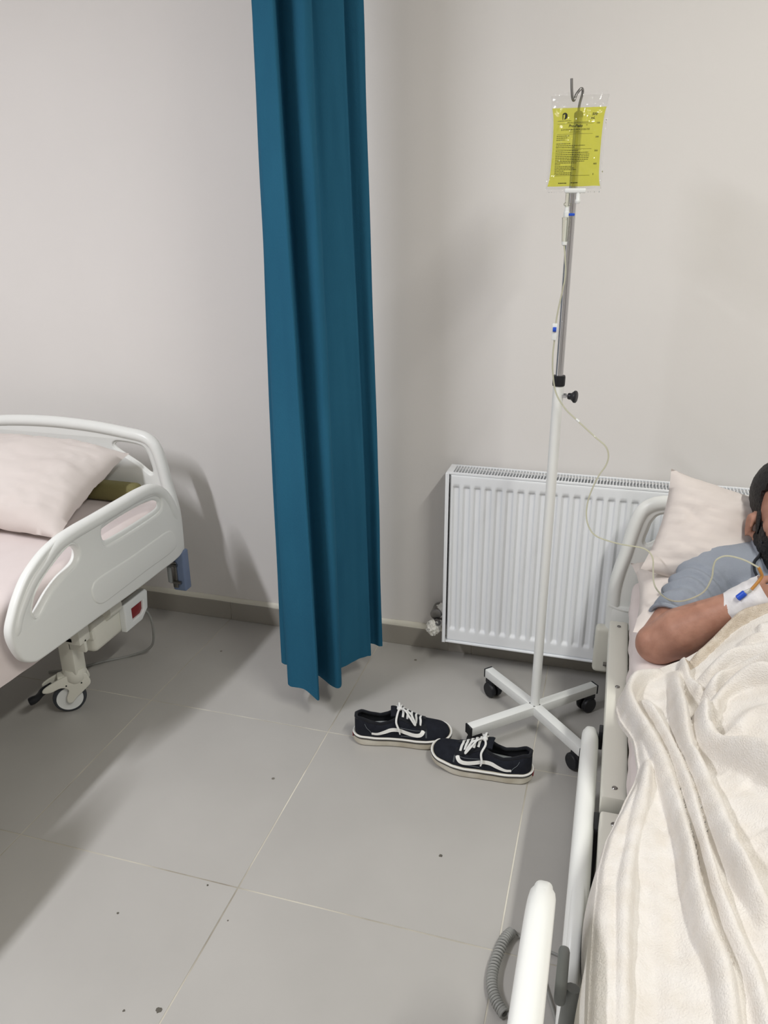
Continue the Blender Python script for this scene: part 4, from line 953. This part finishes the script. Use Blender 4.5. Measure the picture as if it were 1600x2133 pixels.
# ------------------------------------------------------------------ shoes
def shoe(name, heel, ang, label, twist, L=.278, flipy=1):
    Mx = Matrix.Translation((heel[0], heel[1], 0)) @ Matrix.Rotation(ang, 4, 'Z')
    t = thing(name, tuple(Mx @ Vector((L / 2, 0, 0))), label, 'shoe', 'pair of black sneakers on the floor')
    T = lambda x, y, z: Mx @ Vector((x, y * flipy, z))
    HW = [(0, 0), (.004, .012), (.012, .021), (.03, .030), (.06, .0345), (.10, .036), (.14, .040), (.18, .0465), (.21, .0485), (.24, .044), (.258, .036), (.27, .0245), (.276, .012), (L, 0)]
    hx = [a for a, _ in HW]; hy = [b for _, b in HW]
    # rounder ends than linear interpolation
    def hw(x):
        x = min(max(x, 0), L); v = float(np.interp(x, hx, hy))
        if x < .03: v = .030 * math.sqrt(max(0, 1 - (1 - x / .03) ** 2))
        if x > .24: q = (x - .24) / (L - .24); v = .044 * math.sqrt(max(0, 1 - q ** 2.2))
        return v
    cy = lambda x: .006 * math.sin(math.pi * x / L) - .010 * (x / L) ** 2
    z0 = lambda x: .012 * sstep(.19, L, x) + .004 * (1 - sstep(0, .03, x))
    z1 = lambda x: .029 + .007 * sstep(.17, L, x) + .004 * (1 - sstep(.0, .08, x)) + .003 * sstep(.24, L, x)
    N = 44
    xs = [L * (1 - math.cos(math.pi * i / N)) / 2 for i in range(N + 1)]
    ring = [(x, hw(x) + cy(x)) for x in xs] + [(x, -hw(x) + cy(x)) for x in xs[::-1][1:-1]]
    def loop(off, zf):
        out = []; n = len(ring)
        for i, (x, y) in enumerate(ring):
            a = Vector(ring[(i - 1) % n]); b = Vector(ring[(i + 1) % n]); d = b - a; nr = Vector((d.y, -d.x)).normalized() * -1
            if (Vector((x, y)) - Vector((L / 2, cy(L / 2)))).dot(nr) < 0: nr = -nr
            out.append((x + nr.x * off, y + nr.y * off, zf(x)))
        return out
    # sole
    levels = [(-.002, z0), (.004, lambda x: z0(x) + .003), (.0052, lambda x: z0(x) + .3 * (z1(x) - z0(x))), (.0045, lambda x: z0(x) + .7 * (z1(x) - z0(x))), (.0040, lambda x: z1(x) - .001), (.003, z1)]
    sm_ = MB(); vs = []; n = len(ring)
    for off, zf in levels: vs += [T(*p) for p in loop(off, zf)]
    fs = [(k * n + i, k * n + (i + 1) % n, (k + 1) * n + (i + 1) % n, (k + 1) * n + i) for k in range(len(levels) - 1) for i in range(n)]
    fs += [tuple(range(n)), tuple((len(levels) - 1) * n + i for i in range(n))]
    sm_.add(vs, fs); so = sm_.build('sole', M['sole'], t, angle=50)
    MB().tube([T(*p) for p in loop(.0042, lambda x: z1(x) - .0015)], .0026, 8, closed=True).build('foxing_stripe', M['white_rubber'], so)
    MB().tube([T(*p) for p in loop(.0056, lambda x: z1(x) - .0066)], .0011, 6, closed=True).build('black_line', M['black'], so)
    MB().box(T(-.0048, 0, .024), (.004, .020, .014), .001, 1, Matrix.Rotation(ang, 3, 'Z')).build('heel_tab', M['red'], so)
    # upper
    TOP = [(0, .088), (.02, .090), (.045, .078), (.075, .070), (.10, .077), (.125, .092), (.14, .093), (.16, .083), (.19, .066), (.215, .058), (.24, .055), (.26, .051), (.272, .046), (L, .039)]
    top_ = lambda x: float(np.interp(x, [a for a, _ in TOP], [b for _, b in TOP]))
    pw = lambda x: 4.2 - 1.7 * sstep(.10, .20, x)
    def wall(x, th, s):
        p = 2 / pw(x); h = hw(x) + .0005; zt = top_(x); zb = z1(x) - .004
        lean = 1 - .16 * math.sin(th) * (1 - sstep(.12, .18, x))
        return (x, cy(x) + s * h * lean * abs(math.cos(th)) ** p, zb + (zt - zb) * abs(math.sin(th)) ** p)
    thr = lambda x: math.radians(58 + 32 * sstep(.115, .138, x) + 32 * (1 - sstep(.0, .006, x)))
    up = MB(); NX = 60; NT = 16
    ux = [L * (1 - math.cos(math.pi * i / NX)) / 2 for i in range(NX + 1)]
    for s in (-1, 1):
        vs = [T(*wall(ux[i], min(thr(ux[i]), math.pi / 2) * j / NT, s)) for i in range(NX + 1) for j in range(NT + 1)]
        fs = [(i * (NT + 1) + j, (i + 1) * (NT + 1) + j, (i + 1) * (NT + 1) + j + 1, i * (NT + 1) + j + 1) for i in range(NX) for j in range(NT)]
        up.add(vs, fs)
    um = up.mesh('u', False); b = bmesh.new(); b.from_mesh(um); bmesh.ops.remove_doubles(b, verts=b.verts, dist=.0008); bmesh.ops.recalc_face_normals(b, faces=b.faces); b.to_mesh(um); b.free()
    um = evaluated(um, [('SOLIDIFY', dict(thickness=.0035, offset=-1.0))])
    uo = finish(um, 'upper', M['canvas'], t, angle=60)
    # padded collar roll round the opening
    rimp = [wall(x, thr(x), 1) for x in np.linspace(.128, .004, 26)] + [wall(x, thr(x), -1) for x in np.linspace(.004, .128, 26)]
    MB().tube([T(*p) for p in rimp], .0046, 10).build('collar_roll', M['suede'], uo)
    # insole and lining
    ir = [(x, cy(x) + s * hw(x) * .80) for s, seq in ((1, np.linspace(.012, .19, 20)), (-1, np.linspace(.19, .012, 20))) for x in seq]
    ib = MB(); ib.add([T(x, y, .040) for x, y in ir] + [T(x, y, .034) for x, y in ir], [tuple(range(40)), tuple(range(79, 39, -1))] + [(i, (i + 1) % 40, 40 + (i + 1) % 40, 40 + i) for i in range(40)])
    ib.build('insole', M['insole'], t)
    ln = MB()
    for s in (-1, 1):
        def lf(u, v, s=s):
            x = .010 + .125 * u; p = wall(x, thr(x) * (v * .97), s); h = p[1] - cy(x); return T(x, cy(x) + h * .86, max(p[2], .036))
        ln.grid(lf, 20, 8)
    ln.build('lining', M['suede'], t)
    # tongue
    def tong(u, v):
        x = .200 - .088 * u; y = (v - .5) * (.036 + .014 * u); z = top_(x) + .002 + .012 * sstep(.75, 1, u) - 14 * y * y * .6
        return T(x - .006 * u, cy(x) + y, z)
    tm = evaluated(MB().grid(tong, 16, 10).mesh('t'), [('SOLIDIFY', dict(thickness=.005, offset=0.0))])
    finish(tm, 'tongue', M['canvas'], t, angle=70)
    surf = lambda x, y: top_(x) - 10 * y * y + .004
    # eyelet stays
    for s in (-1, 1):
        def stay(u, v, s=s):
            x = .128 + .080 * u; th = math.radians(82 - 34 * v); p = wall(x, th, s); c = Vector(wall(x, th, s)); q = Vector((0, s * .5, .8)) * .0016
            return T(p[0], p[1] + q.y, p[2] + q.z)
        stm = evaluated(MB().grid(stay, 14, 6).mesh('s'), [('SOLIDIFY', dict(thickness=.0014, offset=0.0))])
        finish(stm, 'eyelet_stay', M['suede'], uo, angle=70)
    lc = MB()
    for k in range(5):
        x = .140 + .0125 * k
        pth = [T(x, cy(x) - .024, surf(x, .024)), T(x + .002, cy(x) - .012, surf(x, .010) + .003), T(x + .001, cy(x), surf(x, 0) + .0045), T(x + .003, cy(x) + .012, surf(x, .010) + .003), T(x + .004, cy(x) + .024, surf(x, .024))]
        lc.tube(catmull(pth, 4), .0034, 8, flat=.5)
    lo = lc.build('laces', M['lace'], t)
    k0 = (.131, cy(.131), surf(.131, 0) + .008)
    MB().ell(T(*k0), (.0085, .0075, .0065)).build('lace_knot', M['lace'], lo)
    rp = random.Random(twist)
    for s in (-1, 1):
        fw_ = .030 + .012 * rp.random() if s == twist else -.002
        pth = [T(*k0), T(k0[0] + fw_ * .5, k0[1] + s * .018, k0[2] + .006), T(k0[0] + fw_, k0[1] + s * .036, k0[2] - .010), T(k0[0] + fw_ * 1.25 + .004, k0[1] + s * .043, k0[2] - .026), T(k0[0] + fw_ + .012, k0[1] + s * .038, k0[2] - .022), T(k0[0] + fw_ * .7 + .008, k0[1] + s * .020, k0[2] - .002), T(*k0)]
        MB().tube(catmull(pth, 5), .0031, 8, flat=.55).build('lace_loop', M['lace'], lo)
        e = [T(*k0), T(k0[0] - .006, k0[1] + s * .020, k0[2] - .004), T(k0[0] - .004 + .006 * s, k0[1] + s * .037, k0[2] - .022), T(k0[0] - .002, k0[1] + s * .046, k0[2] - .042), T(k0[0] + .001, k0[1] + s * .047, k0[2] - .056)]
        MB().tube(catmull(e, 5), [.003] * 17 + [.0024, .002, .002, .002], 8, flat=.55).build('lace_end', M['lace'], lo)
    # wavy side stripe and stitched seams on both sides
    WAVE = [(.050, .042), (.068, .041), (.088, .047), (.108, .055), (.128, .056), (.150, .050), (.172, .0455), (.190, .0465), (.200, .056)]
    def side_pt(x, z, s, off):
        lo_, hi_ = 0.0, math.pi / 2
        for _ in range(24):
            m = (lo_ + hi_) / 2
            if wall(x, m, s)[2] < z: lo_ = m
            else: hi_ = m
        p = wall(x, lo_, s); return T(p[0], p[1] + s * off, p[2] + off * .4)
    wv = catmull([(a, b, 0) for a, b in WAVE], 5)
    for s in (-1, 1):
        gl = []
        for i, p in enumerate(wv):
            q = (wv[min(i + 1, len(wv) - 1)] - wv[max(i - 1, 0)]).normalized(); nr = Vector((-q.y, q.x)); wd = .0052 * (.55 + .45 * sstep(0, .35, i / len(wv)))
            for k in (-1, -.33, .33, 1): gl.append(side_pt(p.x + nr.x * wd * k, p.y + nr.y * wd * k, s, .0016))
        sb = MB(); sb.add(gl, [(i * 4 + k, (i + 1) * 4 + k, (i + 1) * 4 + k + 1, i * 4 + k + 1) for i in range(len(wv) - 1) for k in range(3)])
        sme = evaluated(sb.mesh('s'), [('SOLIDIFY', dict(thickness=.0014, offset=0.0))])
        finish(sme, 'side_stripe', M['white_rubber'], uo, angle=70)
        for line in ([(.206, .040), (.206, .050), (.205, .060)], [(.2085, .040), (.2085, .050), (.2075, .060)], [(.135, .038), (.165, .0395), (.185, .041), (.203, .049)], [(.030, .070), (.036, .058), (.046, .048), (.052, .036)], [(.128, .064), (.150, .0615), (.175, .058), (.205, .054)]):
            MB().tube([side_pt(p.x, p.y, s, .0012) for p in catmull([(a, b, 0) for a, b in line], 6)], .0006, 5).build('stitching', M['thread'], uo)
    return t
shoe('sneaker', (-.630, 1.810), math.radians(15.5), 'black canvas sneaker with white wavy stripe, toe pointing to the drip stand', -1)
shoe('sneaker', (-.112, 1.777), math.radians(178.2), 'black canvas sneaker beneath the drip stand arm, toe pointing away from the bed', 1)

# ------------------------------------------------------------------ coiled cable on the floor beside the bed
cc = thing('coiled_cable', (-.11, 1.15, 0), 'grey spiral handset cable lying on the tiles beside the occupied bed', 'cable')
cp = catmull([(-.096, 1.262, .0125), (-.108, 1.240, .0125), (-.116, 1.200, .0125), (-.120, 1.160, .0125), (-.116, 1.125, .0125), (-.102, 1.095, .0125), (-.084, 1.075, .0125)], 60)
turns = 32; hel = []; n = len(cp)
for i in range(n * 2 - 1):
    p = cp[i // 2] if i % 2 == 0 else (cp[i // 2] + cp[i // 2 + 1]) / 2
    a0 = cp[max(i // 2 - 2, 0)]; a1 = cp[min(i // 2 + 2, n - 1)]; tg = (a1 - a0).normalized(); s_d = Vector((0, 0, 1)).cross(tg)
    a = 2 * math.pi * turns * i / (n * 2 - 2)
    hel.append(p + (s_d * math.cos(a) + Vector((0, 0, 1)) * math.sin(a)) * .0088)
MB().tube(hel, .0030, 7).build('coil', M['cable'], cc)
MB().tube(catmull([hel[0], (-.092, 1.268, .012), (-.078, 1.262, .006), (-.05, 1.25, .005), (.02, 1.235, .005), (.10, 1.20, .005)], 6), .0030, 8).build('lead', M['cable'], cc)
MB().tube(catmull([hel[-1], (-.07, 1.066, .010), (-.045, 1.06, .005), (-.01, 1.055, .005), (.06, 1.05, .005)], 6), .0030, 8).build('lead', M['cable'], cc)
MB().tube(catmull([(-.02, 1.175, .005), (.01, 1.10, .005), (.03, 1.03, .006), (.04, .96, .012)], 6), .0036, 8).build('lead', M['cable'], cc)

bpy.data.scenes.remove(TMP)
